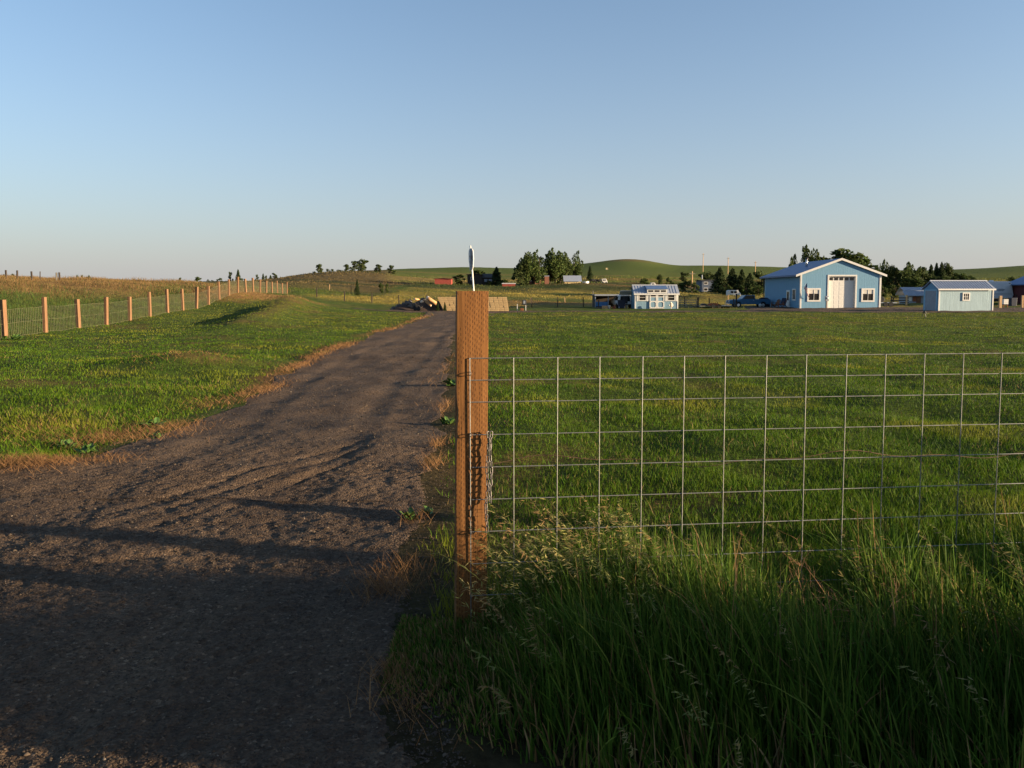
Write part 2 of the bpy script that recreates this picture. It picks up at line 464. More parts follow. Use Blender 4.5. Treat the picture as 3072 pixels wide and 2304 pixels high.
# ------------------------------------------------------------------ terrain height
def P(py): return ('p', py)
_flat = [(9, 0.0), (30, 0.0), (60, -0.03)]
COLS = [
 (-1500, [(12, 0), (25, 0), (60, 2.2), (90, 2.6), (200, 4), (600, 9), (1500, 20)]),
 (-500, [(12, 0), (25, -.1), (34, .5), (58, 2.7), (90, 3.0), (200, 4), (600, 10), (1500, 22)]),
 (0, [(10, 0), (20, 0), (27.6, -.1), (34, .3), (42, 1.25), (55, P(832)), (80, P(838)), (150, P(848)), (400, P(848)), (1500, P(858))]),
 (300, [(10, 0), (30, -.05), (36.7, -.04), (46, .85), (60, P(839)), (85, P(844)), (150, P(852)), (400, P(852)), (1500, P(860))]),
 (590, [(10, 0), (40, 0), (51.8, .41), (62, 1.6), (75, P(850)), (100, P(853)), (150, P(858)), (350, P(848)), (1500, P(860))]),
 (700, [(10, 0), (45, .1), (52, .35), (58, 1.2), (64, 1.93), (72, 2.0), (90, P(862)), (150, P(858)), (300, P(847)), (450, P(846)), (1500, P(860))]),
 (800, [(10, 0), (45, .1), (60, .9), (76, 1.7), (90, P(873)), (130, P(863)), (200, P(851)), (300, P(842)), (350, P(841)), (600, P(850)), (1500, P(860))]),
 (900, [(10, 0), (45, .1), (60, .6), (85, 1.3), (100, P(874)), (150, P(858)), (220, P(842)), (300, P(826)), (350, P(824)), (500, P(835)), (1500, P(855))]),
 (1000, [(10, 0), (50, .1), (65, .35), (90, .75), (110, P(886)), (150, P(868)), (200, P(854)), (260, P(834)), (330, P(817)), (370, P(816)), (500, P(825)), (1500, P(855))]),
 (1100, [(10, 0), (60, .05), (75, .15), (90, .35), (120, P(890)), (170, P(868)), (220, P(857)), (280, P(830)), (340, P(812)), (420, P(811)), (600, P(820)), (1500, P(845))]),
 (1190, [(10, 0), (60, 0), (80, .05), (100, P(905)), (130, P(888)), (180, P(866)), (230, P(857)), (300, P(836)), (400, P(816)), (600, P(808)), (750, P(812)), (1500, P(840))]),
 (1400, [(10, 0), (60, 0), (90, -.05), (120, P(900)), (160, P(880)), (200, P(866)), (240, P(856)), (300, P(848)), (400, P(828)), (600, P(797)), (750, P(803)), (1500, P(840))]),
 (1540, [(10, 0), (60, 0), (90, -.1), (120, P(901)), (160, P(881)), (200, P(866)), (240, P(855)), (300, P(848)), (400, P(830)), (600, P(803)), (750, P(808)), (1500, P(840))]),
 (1640, [(10, 0), (60, 0), (90, -.1), (120, P(902)), (160, P(882)), (200, P(867)), (240, P(854)), (300, P(847)), (420, P(824)), (600, P(801)), (750, P(806)), (1500, P(840))]),
 (1740, [(10, 0), (60, 0), (90, -.15), (120, P(904)), (160, P(884)), (200, P(868)), (240, P(853)), (300, P(844)), (420, P(818)), (600, P(791)), (750, P(797)), (1500, P(840))]),
 (1870, [(10, 0), (60, -.03), (90, -.18), (120, P(905)), (160, P(886)), (200, P(872)), (240, P(858)), (300, P(841)), (420, P(814)), (600, P(772)), (750, P(786)), (1500, P(840))]),
 (1940, [(10, 0), (60, -.03), (90, -.18), (120, P(906)), (160, P(887)), (200, P(874)), (240, P(860)), (300, P(843)), (420, P(815)), (600, P(777)), (750, P(790)), (1500, P(840))]),
 (2010, [(10, 0), (60, -.03), (90, -.18), (120, P(907)), (160, P(888)), (200, P(876)), (240, P(863)), (300, P(846)), (420, P(818)), (600, P(797)), (750, P(803)), (1500, P(840))]),
 (2100, [(10, 0), (60, -.03), (90, -.18), (120, P(908)), (160, P(890)), (200, P(881)), (240, P(870)), (300, P(848)), (420, P(818)), (600, P(794)), (750, P(800)), (1500, P(840))]),
 (2250, [(10, 0), (60, -.03), (90, -.16), (120, P(909)), (160, P(891)), (200, P(884)), (250, P(868)), (300, P(850)), (420, P(820)), (600, P(797)), (750, P(804)), (1500, P(840))]),
 (2500, [(10, 0), (60, -.03), (90, -.15), (120, P(908)), (160, P(891)), (200, P(882)), (250, P(868)), (300, P(852)), (420, P(824)), (600, P(806)), (750, P(812)), (1500, P(840))]),
 (2760, [(10, 0), (60, -.05), (75, -.08), (90, 0), (105, .18), (120, P(902)), (160, P(890)), (200, P(880)), (300, P(852)), (450, P(824)), (600, P(812)), (750, P(814)), (1500, P(840))]),
 (2960, [(10, 0), (60, -.05), (75, -.05), (90, .1), (105, .3), (150, P(888)), (200, P(872)), (300, P(846)), (420, P(818)), (560, P(803)), (750, P(808)), (1500, P(840))]),
 (3072, [(10, 0), (60, -.03), (90, .1), (105, .3), (150, P(888)), (200, P(870)), (300, P(843)), (420, P(812)), (560, P(794)), (750, P(800)), (1500, P(840))]),
 (3600, [(10, 0), (60, 0), (105, .3), (150, P(888)), (200, P(868)), (300, P(838)), (420, P(805)), (560, P(782)), (750, P(790)), (1500, P(840))]),
 (5200, [(10, 0), (60, 0), (105, .3), (150, P(888)), (200, P(868)), (300, P(845)), (560, P(810)), (750, P(815)), (1500, P(850))]),
]
NR, NC = 220, 300
_LY = np.linspace(math.log(2.0), math.log(2500), NR)
_sp = np.array([at(c[0], 880, 10).x / 10 for c in COLS])
_tab = []
for pxc, rows in COLS:
    ys = [2.0]; zs = [0.0]
    for Y, v in rows:
        ys.append(Y); zs.append(zp(v[1], Y) if isinstance(v, tuple) else v)
    ys.append(2500); zs.append(zs[-1] * 1.2)
    _tab.append(np.interp(_LY, np.log(ys), zs))
_tab = np.array(_tab).T
_SG = np.linspace(_sp[0], _sp[-1], NC)
_G = np.array([np.interp(_SG, _sp, r) for r in _tab])
def _gs(A, sig, ax):
    k = np.exp(-0.5 * (np.arange(-int(3*sig), int(3*sig)+1) / sig) ** 2); k /= k.sum()
    pad = len(k) // 2
    A2 = np.concatenate([np.repeat(np.take(A, [0], ax), pad, ax), A, np.repeat(np.take(A, [-1], ax), pad, ax)], ax)
    return np.apply_along_axis(lambda v: np.convolve(v, k, 'valid'), ax, A2)
_G = _gs(_gs(_G, 1.6, 0), 1.6, 1)
def fence_x(y): return -14.73 - 0.123 * np.asarray(y, float)
def berm(x, y):
    # low bank running beside the fence, and a small mound on the near lawn
    yy = np.clip(y, 30, 72)
    cx = np.interp(yy, [30, 33, 45, 60, 72], [-11.2, -11.8, -14.2, -17.2, -19.6])
    along = sst(29, 40, y) * (1 - sst(64, 76, y))
    b = 0.40 * along * np.exp(-((x - cx) / 1.5) ** 2)
    b = b + 0.24 * np.exp(-((x + 7.2) / 1.5) ** 2 - ((y - 16.6) / 1.3) ** 2)
    b = b + 0.10 * np.exp(-((x + 6.0) / 0.9) ** 2 - ((y - 12.0) / 0.8) ** 2)
    return b
def rough_side(x, y):
    """1 where the unmown pasture lies (behind the left fence, beyond the far fence)"""
    a = sst(0.0, 1.2, fence_x(y) - x) * sst(10, 22, y)
    b = sst(86, 94, y + 0.0 * x)
    return np.clip(a + b, 0, 1)
def Hbase(x, y):
    x = np.asarray(x, float); y = np.asarray(y, float)
    yy = np.clip(y, 2.0, 2400)
    s = np.clip(x / yy, _SG[0], _SG[-1] - 1e-6)
    u = (np.log(yy) - _LY[0]) / (_LY[1] - _LY[0]); v = (s - _SG[0]) / (_SG[1] - _SG[0])
    i = np.clip(u.astype(int), 0, NR - 2); j = np.clip(v.astype(int), 0, NC - 2)
    fu = u - i; fv = v - j
    z = (_G[i, j] * (1 - fu) + _G[i + 1, j] * fu) * (1 - fv) + (_G[i, j + 1] * (1 - fu) + _G[i + 1, j + 1] * fu) * fv
    return z
def H(x, y):
    x = np.asarray(x, float); y = np.asarray(y, float)
    z = Hbase(x, y) + berm(x, y)
    near = sst(3.5, 8, np.hypot(x, y))
    rs = rough_side(x, y)
    far = sst(90, 150, y); vfar = sst(260, 420, y)
    z = z + near * 0.07 * fbm(x * 0.9, y * 0.9, 3, 3) + near * 0.11 * fbm(x * 0.22, y * 0.22, 2, 9)
    z = z + rs * (1 - far) * (0.30 * fbm(x * 0.35, y * 0.35, 3, 21))
    z = z + far * (1 - vfar) * (1.1 * fbm(x * 0.045, y * 0.045, 3, 31) + 0.35 * fbm(x * 0.2, y * 0.2, 2, 33))
    z = z + vfar * 1.6 * fbm(x * 0.006, y * 0.006, 3, 41)
    return z
def Hs(x, y): return float(H(np.array([x]), np.array([y]))[0])

# ------------------------------------------------------------------ driveway outline
_LYK = [-40, 1.0, 3.2, 4.6, 5.6, 6.5, 7.2, 9, 12, 17, 21, 30, 45, 57, 61, 63]
_LXK = [-40, -40, -22, -10.5, -6.2, -4.4, -4.1, -4.05, -4.15, -4.75, -4.95, -5.3, -5.6, -5.4, -6.0, -7.0]
_RYK = [-40, 0.6, 1.3, 2.0, 2.45, 2.76, 3.4, 4.2, 5.1, 8.1, 11.4, 18, 30, 50, 58, 61, 63]
_RXK = [40, 40, 2.6, .55, -.28, -.40, -.50, -.56, -.62, -.72, -.95, -1.46, -2.2, -2.5, -2.4, -1.8, -0.5]
def drv_l(y): return np.interp(y, _LYK, _LXK) + 0.28 * fbm(np.asarray(y) * 0.9, np.zeros_like(y), 3, 51) * sst(3, 7, y)
def drv_r(y): return np.interp(y, _RYK, _RXK) + 0.22 * fbm(np.asarray(y) * 1.3, np.zeros_like(y) + 5, 3, 52)
_BX = [-14, -10, -6, -2, 4, 12, 20, 25, 29, 31, 33, 43, 46, 50, 60]
_B0 = [68.0, 65.5, 62.0, 62.5, 66.0, 68.5, 69.5, 68.5, 66.5, 66.0, 66.0, 66.0, 68.0, 74, 76]
_B1 = [69.2, 69.2, 68.8, 69.0, 70.0, 71.5, 73.0, 80, 98, 101, 89.5, 89.5, 84, 82, 80]
def band0(x): return np.interp(x, _BX, _B0) + 0.5 * fbm(np.asarray(x) * 0.5, np.zeros_like(x), 2, 53)
def band1(x): return np.interp(x, _BX, _B1)
def drv_in(x, y):
    """metres inside the driveway (positive) or outside (negative), roughly"""
    a = np.minimum(np.minimum(x - drv_l(y), drv_r(y) - x), 63.0 - y)
    b = np.minimum(np.minimum(y - band0(x), band1(x) - y), np.minimum(x + 14, 60 - x))
    return np.maximum(a, b)

# ------------------------------------------------------------------ ground colour (real colour of soil and plants, no shading)
def lerp3(a, b, t): return a * (1 - t[:, None]) + np.array(b)[None, :] * t[:, None]
def ground_tint(x, y):
    n = len(x)
    z = Hbase(x, y)
    px = 1536 + F * x / np.maximum(y, 1)
    c = np.tile(np.array([[0.055, 0.080, 0.016]]), (n, 1))
    m1 = fbm(x * 0.35, y * 0.35, 3, 61)
    c = lerp3(c, (0.085, 0.085, 0.022), sst(0.05, 0.45, m1) * 0.8)
    c = lerp3(c, (0.13, 0.085, 0.032), sst(0.22, 0.55, fbm(x * 0.6, y * 0.6, 3, 62)) * 0.6)
    # brown top of the bank and mound
    c = lerp3(c, (0.16, 0.10, 0.04), sst(0.18, 0.45, berm(x, y)) * 0.45)
    # dry straw along the driveway
    d = -drv_in(x, y)
    edge = (1 - sst(0.05, 0.75, d + 0.5 * fbm(x * 1.1, y * 1.1, 2, 63))) * sst(2, 4, y) * (y < 60)
    rt = (x > -3.0 + 0 * y) & (y < 55)
    c = lerp3(c, (0.15, 0.075, 0.034), edge * np.where(rt, 0.0, 0.8) * sst(-0.1, 0.25, fbm(x * 0.7, y * 0.35, 2, 74)))
    c = lerp3(c, (0.065, 0.045, 0.028), edge * np.where(rt, 0.8, 0.0))
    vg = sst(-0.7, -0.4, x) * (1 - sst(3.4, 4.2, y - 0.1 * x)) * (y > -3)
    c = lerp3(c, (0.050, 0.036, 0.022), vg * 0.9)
    # unmown pasture behind the fence: weeds low down, brown grass up on the crest
    rs = sst(0, 1.2, fence_x(y) - x) * sst(10, 22, y) * (1 - sst(85, 110, y))
    c = lerp3(c, (0.055, 0.075, 0.02), rs)
    br = rs * sst(1.2, 2.3, z + 0.9 * fbm(x * 0.16, y * 0.16, 2, 64))
    c = lerp3(c, (0.155, 0.10, 0.042), br)
    # brown knoll round the fence's high part
    kn = np.exp(-((x + 22.0) / 5.5) ** 2 - ((y - 66) / 10.0) ** 2)
    c = lerp3(c, (0.22, 0.125, 0.05), sst(0.35, 0.75, kn + 0.4 * m1))
    # hay field beyond the far fence
    fld = sst(84, 96, y) * sst(0.0, 3.0, x - fence_x(np.minimum(y, 88)))
    c = lerp3(c, (0.19, 0.155, 0.038), fld)
    c = lerp3(c, (0.085, 0.095, 0.024), fld * sst(0.0, 0.35, fbm(x * 0.02, y * 0.06, 3, 65)))
    c = lerp3(c, (0.19, 0.105, 0.045), fld * sst(0.12, 0.5, fbm(x * 0.03 + 7, y * 0.07, 3, 66)) * 0.7)
    far = sst(185, 215, y + 12 * fbm(x * 0.02, y * 0.02, 2, 67))
    c = lerp3(c, (0.125, 0.085, 0.038), far)
    c = lerp3(c, (0.05, 0.062, 0.018), far * sst(0.02, 0.22, fbm(x * 0.012, y * 0.05, 3, 68)))
    lft = 1 - sst(1130, 1200, px)
    crop = sst(255, 290, y + 14 * fbm(x * 0.015, y * 0.015, 2, 69)) * (1 - lft)
    c = lerp3(c, (0.095, 0.115, 0.026), crop)
    c = lerp3(c, (0.17, 0.13, 0.045), crop * sst(0.05, 0.3, fbm(x * 0.006, y * 0.03, 3, 70)) * (1 - sst(380, 430, y)))
    hi = sst(385, 440, y) * (1 - lft)
    c = lerp3(c, (0.080, 0.105, 0.025), hi)
    c = lerp3(c, (0.13, 0.09, 0.037), hi * np.exp(-((px - 1880) / 70.0) ** 2) * sst(500, 560, y) * 0.8)
    dst = sst(130, 180, y) * lft
    c = lerp3(c, (0.105, 0.078, 0.034), dst)
    c = lerp3(c, (0.045, 0.052, 0.02), dst * sst(0.05, 0.25, fbm(x * 0.025, y * 0.06, 3, 71)) * 0.8)
    return c

# ------------------------------------------------------------------ ground sheet (polar, finer where the photograph looks)
_ang = np.concatenate([np.arange(-180, -60, 4.0), np.arange(-60, -40, 1.0), np.arange(-40, 40, 0.2), np.arange(40, 60, 1.0), np.arange(60, 180, 4.0)])
_rad = np.concatenate([[0.0], np.geomspace(0.6, 2400, 430)])
def polar_sheet(name, r_idx, mat):
    A, Rr = np.meshgrid(np.radians(_ang), _rad[r_idx])
    X = np.sin(A) * Rr; Y = np.cos(A) * Rr
    x = X.ravel(); y = Y.ravel()
    d = drv_in(x, y)
    z = H(x, y) - 0.05 * sst(0.1, 0.3, d) * (Rr.ravel() < 140)
    V = np.stack([x, y, z], 1)
    nr, nc = A.shape
    i = np.arange(nr - 1)[:, None] * nc; j = np.arange(nc)[None, :]; j2 = (j + 1) % nc
    q = np.stack([(i + j).ravel(), (i + j2).ravel(), (i + nc + j2).ravel(), (i + nc + j).ravel()], 1)[:, ::-1]
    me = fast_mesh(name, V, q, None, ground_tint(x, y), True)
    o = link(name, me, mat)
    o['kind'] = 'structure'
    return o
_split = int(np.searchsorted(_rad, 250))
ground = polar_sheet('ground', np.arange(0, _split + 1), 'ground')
hills = polar_sheet('hills', np.arange(_split, len(_rad)), 'ground')

# ------------------------------------------------------------------ driveway and gravel yard
def rut(x, y):
    """wheel tracks and scuffs pressed into the gravel"""
    mid = 0.5 * (np.interp(y, [0, 4, 8, 20, 60], [-2.6, -2.5, -2.4, -3.1, -4.0]) * 2)
    z = 0
    for o in (-0.85, 0.75):
        wv = 0.12 * np.sin(y * 0.35 + o)
        z = z - 0.012 * np.exp(-((x - mid - o - wv) / 0.17) ** 2) + 0.005 * np.exp(-((x - mid - o - wv - 0.3) / 0.10) ** 2)
    # sharp turning marks of tyres
    for k, (x0, y0, dx, dy) in enumerate(((-3.1, 5.0, 1.6, 3.2), (-2.9, 4.8, 1.5, 3.1), (-2.55, 4.9, 1.2, 2.6), (-3.9, 3.5, 2.6, 1.6), (-2.2, 5.1, 0.5, 1.8))):
        L = math.hypot(dx, dy); ux, uy = dx / L, dy / L
        t = (x - x0) * ux + (y - y0) * uy; q = (x - x0) * -uy + (y - y0) * ux + 0.10 * (t / L) ** 2
        z = z + sst(-0.1, 0.5, t) * (1 - sst(L - 0.6, L, t)) * (-0.010 * np.exp(-(q / 0.045) ** 2) + 0.004 * np.exp(-((q - 0.10) / 0.05) ** 2))
    return z
def gravel_z(x, y):
    n = np.hypot(x, y)
    z = H(x, y) + 0.006 + rut(x, y) * (1 - sst(25, 40, y))
    z = z + 0.013 * fbm(x * 2.1, y * 2.1, 3, 81) * (1 - sst(12, 30, y)) + 0.010 * vn(x * 14, y * 14, 84) * (1 - sst(7, 12, n)) + 0.016 * vn(x * 33, y * 33, 85) * (1 - sst(6, 10, n))
    return z
def drive_mesh():
    ys = np.concatenate([np.linspace(-30, 1.6, 22), 1.6 + np.cumsum(np.concatenate([np.full(190, 0.026), np.geomspace(0.03, 0.55, 230)]))])
    ys = ys[ys < 62.9]; ys = np.append(ys, 62.9)
    nu = 190
    L = drv_l(ys); Rr = drv_r(ys)
    # concentrate columns in the part the photograph sees
    t = np.linspace(0, 1, nu)
    X = np.empty((len(ys), nu))
    for i, y in enumerate(ys):
        a, b = L[i], Rr[i]
        va, vb = max(a, -0.72 * max(y, 1.5) - 1.0), min(b, 0.72 * max(y, 1.5) + 0.8)
        if va - a < 0.5 and b - vb < 0.5:
            X[i] = a + (b - a) * t
        else:
            k = 12
            X[i] = np.concatenate([np.linspace(a, va, k, endpoint=False), np.linspace(va, vb, nu - 2 * k), np.linspace(vb, b, k + 1)[1:]])
    Yg = np.repeat(ys[:, None], nu, 1)
    x = X.ravel(); y = Yg.ravel()
    z = gravel_z(x, y)
    e = np.minimum(x - np.repeat(L, nu), np.repeat(Rr, nu) - x)
    z = z - 0.02 * (1 - sst(0.0, 0.12, e))
    V = np.stack([x, y, z], 1)
    i = np.arange(len(ys) - 1)[:, None] * nu; j = np.arange(nu - 1)[None, :]
    q = np.stack([(i+j).ravel(), (i+j+1).ravel(), (i+nu+j+1).ravel(), (i+nu+j).ravel()], 1)
    return fast_mesh('driveway', V, q, None, None, True)
drv = link('driveway', drive_mesh(), 'gravel'); drv['kind'] = 'structure'
def yard_mesh():
    xg = np.linspace(-14, 60, 260); nu = 40
    a = band0(xg); b = band1(xg)
    t = np.linspace(0, 1, nu)
    Yg = a[:, None] + (b - a)[:, None] * t[None, :]
    X = np.repeat(xg[:, None], nu, 1)
    x = X.ravel(); y = Yg.ravel()
    z = H(x, y) + 0.03 - 0.03 * (1 - sst(0, 0.5, np.minimum(y - np.repeat(a, nu), np.repeat(b, nu) - y)))
    V = np.stack([x, y, z], 1)
    i = np.arange(len(xg) - 1)[:, None] * nu; j = np.arange(nu - 1)[None, :]
    q = np.stack([(i+j).ravel(), (i+nu+j).ravel(), (i+nu+j+1).ravel(), (i+j+1).ravel()], 1)
    return fast_mesh('gravel_yard', V, q, None, None, True)
yard = link('gravel_yard', yard_mesh(), 'gravel'); yard['kind'] = 'structure'
# ------------------------------------------------------------------ foreground: gate post, wire panel, chain, marker
def make_post(name, w, h, lean=0.0, wane=True, seed=1):
    """square timber, slightly rough, with a waney left edge; origin at the ground"""
    nz = 60; k = 6
    ring = []
    for i in range(k): ring.append((-1 + 2 * i / k, -1))
    for i in range(k): ring.append((1, -1 + 2 * i / k))
    for i in range(k): ring.append((1 - 2 * i / k, 1))
    for i in range(k): ring.append((-1, 1 - 2 * i / k))
    n = len(ring); V = []; Fc = []
    r2 = np.random.default_rng(seed)
    for j in range(nz + 1):
        z = -0.25 + (h + 0.25) * j / nz
        for i, (a, b) in enumerate(ring):
            x, y = a * w / 2, b * w / 2
            if abs(a) == 1 and abs(b) == 1:
                x *= 0.965; y *= 0.965
            x += 0.0012 * float(vn(z * 9 + i, a * 3 + b, seed)); y += 0.0012 * float(vn(z * 9 - i, a + b * 3, seed + 1))
            if wane and a < -0.6 and b < 0.1:
                q = math.exp(-((z - 0.98) / 0.085) ** 2) * 0.009 + math.exp(-((z - 0.3) / 0.2) ** 2) * 0.004
                x += q * (1 + float(vn(z * 60, 0.0, 5)))
            V.append((x + lean * z, y, z + (0.0015 * float(vn(a * 9, b * 9, 3)) if j == nz else 0)))
    for j in range(nz):
        for i in range(n):
            i2 = (i + 1) % n
            Fc.append((j*n + i, j*n + i2, (j+1)*n + i2, (j+1)*n + i))
    Fc.append(tuple(nz * n + i for i in range(n)))
    m = MB(); m.v = V; m.f = Fc
    return m
PY = 3.5412
POST_W = 0.148
ptop = at(1418, 873, PY)
gp = thing('gate_post', 'square orange-brown incised timber gate post at the end of the wire panel', 'post', (ptop.x, PY + POST_W / 2, 0))
make_post('timber', POST_W, ptop.z, 0.009).build('timber', 'post', gp)
# panel of welded wire
A0 = at(1410, 1075, 3.535)
TH = R(6.4)
ux, uy = math.cos(TH), math.sin(TH)
gp.rotation_euler = (0, 0, TH)
_du = 0.0125
gp.location = (A0.x + ux * (_du - .012) - uy * (.0064 + POST_W / 2), A0.y + uy * (_du - .012) + ux * (.0064 + POST_W / 2), 0)
panel = thing('wire_fence_panel', 'galvanised welded wire fence panel with square grid fixed to the gate post', 'fence panel', (A0.x, A0.y, 0), TH)
TOPZ = A0.z
IN = 0.0254
hz = [TOPZ]
for g in (4, 4, 6, 6, 6, 6, 6, 6, 5.5): hz.append(hz[-1] - g * IN)
PL = 4.88
wm = MB().tube([(-0.004, 0, 0), (PL + 0.004, 0, 0)], 0.0021, 6).mesh('horizontal_wire')
vm_ = MB().tube([(0, 0, hz[-1]), (0, 0, TOPZ + 0.001)], 0.0022, 6).mesh('vertical_wire')
for z in hz:
    o = link('horizontal_wire', wm, 'galv', panel); o.location = (0, 0.0036, z)
for i in range(25):
    o = link('vertical_wire', vm_, 'galv', panel); o.location = (i * 8 * IN, 0, 0)
    o.rotation_euler = (0, R(random.uniform(-.15, .15)), 0)
# staples that hold the panel to the post
for (zz, sd) in ((TOPZ - 0.035 * 2.0, 0), (hz[3], 1), (hz[6], 2), (hz[8], 3)):
    st = MB().tube([(0.003, 0.016, 0.007), (0.003, -0.010, 0.007), (0.003, -0.014, 0.0), (0.003, -0.010, -0.007), (0.003, 0.016, -0.007)], 0.0022, 5)
    o = st.build('staple', 'chain', gp, True)
    o.location = (.012 - _du, -.0064 - POST_W / 2, zz)
# next post of the same fence, just out of the picture (its shadow crosses the drive)
p2 = thing('line_post', 'short square timber post at the far end of the wire panel', 'post', (A0.x + ux * PL, A0.y + uy * PL + 0.09, 0), TH)
make_post('timber', POST_W, 1.0, 0.0, False, 4).build('timber', 'post', p2)
# thick post added beyond it, out of the picture, for the long drive shadow
up = thing('unseen_verge_post', 'thick round weathered wooden post added out of view on the road verge', 'post', (9.2, 2.09, 0))
MB().tube([(0, 0, -.5), (0, 0, 1.0), (0, 0, 1.86), (0, 0, 1.92)], [0.13, 0.125, 0.12, 0.09], 14).build('timber', 'grey_wood', up, True)
MB().lathe([(.135, 1.2), (.135, 1.22)], 14).build('wire_band', 'galv', up)
# chain
def link_mesh(L=0.037, Wd=0.0185, r=0.0027):
    m = MB(); pts = []
    for k in range(12):
        a = 2 * math.pi * k / 12
        x = (Wd / 2 - r) * math.cos(a); z = (Wd / 2 - r) * math.sin(a) + (L / 2 - Wd / 2) * (1 if math.sin(a) >= 0 else -1)
        pts.append(Vector((x, 0, z)))
    base = 0; n = 5
    for i, p in enumerate(pts):
        t = (pts[(i + 1) % 12] - pts[i - 1]).normalized(); a = Vector((0, 1, 0)); b = t.cross(a)
        for k in range(n):
            an = 2 * math.pi * k / n
            m.v.append(tuple(p + (a * math.cos(an) + b * math.sin(an)) * r))
    for i in range(12):
        for k in range(n):
            j = (i + 1) % 12; k2 = (k + 1) % n
            m.f.append((i*n + k, i*n + k2, j*n + k2, j*n + k))
    return m.mesh('chain_link')
ch = thing('gate_chain', 'zinc chain hanging in two strands from a panel wire beside the post', 'chain', at(1467, 1306, 3.531))
lm = link_mesh()
lm.polygons.foreach_set('use_smooth', [True] * len(lm.polygons))
for sx, cnt, x0 in ((0, 17, -0.004), (1, 12, 0.007)):
    for i in range(cnt):
        o = link('chain_link', lm, 'chain', ch)
        o.location = (x0 + 0.0035 * math.sin(i * 0.9 + sx * 2) - (0.0006 * i if sx == 0 else 0), -0.008 + 0.006 * sx, 0.004 - 0.0278 * i)
        o.rotation_euler = (R(random.uniform(-8, 8)), R(random.uniform(-7, 7)), R(35 + 90 * (i % 2) + random.uniform(-14, 14)))
# white roadside marker standing behind the post
mk = thing('marker_stake', 'thin white marker stake with a narrow worn sign head rising behind the gate post', 'marker', (at(1421, 873, 4.0).x, 4.0, 0))
zt = zp(737, 4.0); xo = at(1411, 745, 4.0).x - mk.location.x
MB().tube([(0.01, 0, -0.3), (0, 0, zp(873, 4.0)), (xo, 0, zt)], [0.0045, 0.0045, 0.004], 7).build('stake', 'white', mk, True)
def plate(w, z0, z1, t):
    pts = []
    for k in range(18):
        a = 2 * math.pi * k / 18
        zc = (z0 + z1) / 2; hh = (z1 - z0) / 2
        s = math.copysign(abs(math.sin(a)) ** 0.45, math.sin(a)); c = math.copysign(abs(math.cos(a)) ** 0.8, math.cos(a))
        wd = w * (0.62 + 0.38 * min(1, (s + 1.1) / 1.0))
        pts.append((wd * c, 0, zc + hh * s))
    return MB().prism(pts, (0, t, 0))
z0, z1 = zp(812, 4.0), zp(745, 4.0)
for nm, ox, oy, rz, mt in (('sign_plate', 0.0, -0.008, -56, 'white'), ('sign_plate', -0.006, 0.004, -78, 'grey')):
    zc = (z0 + z1) / 2; hh = (z1 - z0) / 2
    o = plate(0.024, -hh, hh, 0.003).build(nm, mt, mk); o.location = (xo * 0.78 + ox, oy, zc); o.rotation_euler = (0, R(-3), R(rz))
    if mt == 'white':
        g = MB()
        for i in range(16):
            a, b = random.uniform(-0.010, 0.012), hh * random.uniform(-0.75, 0.3)
            g.tube([(a, -0.0012, b), (a + random.uniform(-.006, .006), -0.0012, b + random.uniform(.004, .016))], 0.0011, 4)
        g.build('worn_print', 'gold_mark', o)
# slack strand of old barbed wire on the lawn side
bw = thing('barbed_wire_strand', 'slack rusty strand of barbed wire behind the wire panel', 'wire')
pts = []
for i in range(90):
    t = i / 89
    X = -0.1 + 5.3 * t
    pts.append((X, 4.05 + 0.10 * X + 0.03 * math.sin(X * 3), zp(1378, 4.05) + 0.022 * math.sin(X * 4.3) + 0.012 * math.sin(X * 11) - 0.03 * math.exp(-((X - 0.75) / 0.5) ** 2) - 0.010 * X))
MB().tube(pts, 0.0019, 5).build('strand', 'oldwire', bw)
bm_ = MB().tube([(-0.012, 0.004, 0.010), (0.004, -0.004, -0.002), (0.013, 0.004, 0.009)], 0.0013, 4).mesh('barb')
for i in range(3, 88, 4):
    o = link('barb', bm_, 'oldwire', bw); o.location = pts[i]; o.rotation_euler = (random.uniform(0, 6), 0, random.uniform(0, 6))

# ------------------------------------------------------------------ tall verge grass
GREENS = np.array([[0.040, 0.080, 0.010], [0.055, 0.105, 0.013], [0.075, 0.125, 0.016], [0.035, 0.068, 0.011], [0.11, 0.14, 0.024]])
DRY = np.array([[0.28, 0.17, 0.07], [0.33, 0.22, 0.10], [0.22, 0.13, 0.055]])
def pick(P_, n): return P_[rng.integers(0, len(P_), n)] * rng.uniform(0.75, 1.3, (n, 1))
def verge_front(x): return np.interp(x, [-0.6, -0.3, 0.3, 1.5, 3, 6, 11], [2.95, 2.66, 2.32, 1.78, 1.42, 0.7, -0.4])
def verge_back(x): return np.interp(x, [-0.6, 0, 1.0, 3, 6, 11], [3.62, 3.66, 3.78, 4.0, 4.3, 4.8])
def verge_pts(n, x0=-0.52, x1=10.5):
    x = x0 + (x1 - x0) * rng.random(n) ** 1.7
    a, b = verge_front(x), verge_back(x)
    y = a + (b - a) * rng.beta(1.5, 1.1, n)
    keep = ~((np.abs(x - gp.location.x) < 0.09) & (np.abs(y - gp.location.y) < 0.09))
    return x[keep], y[keep]
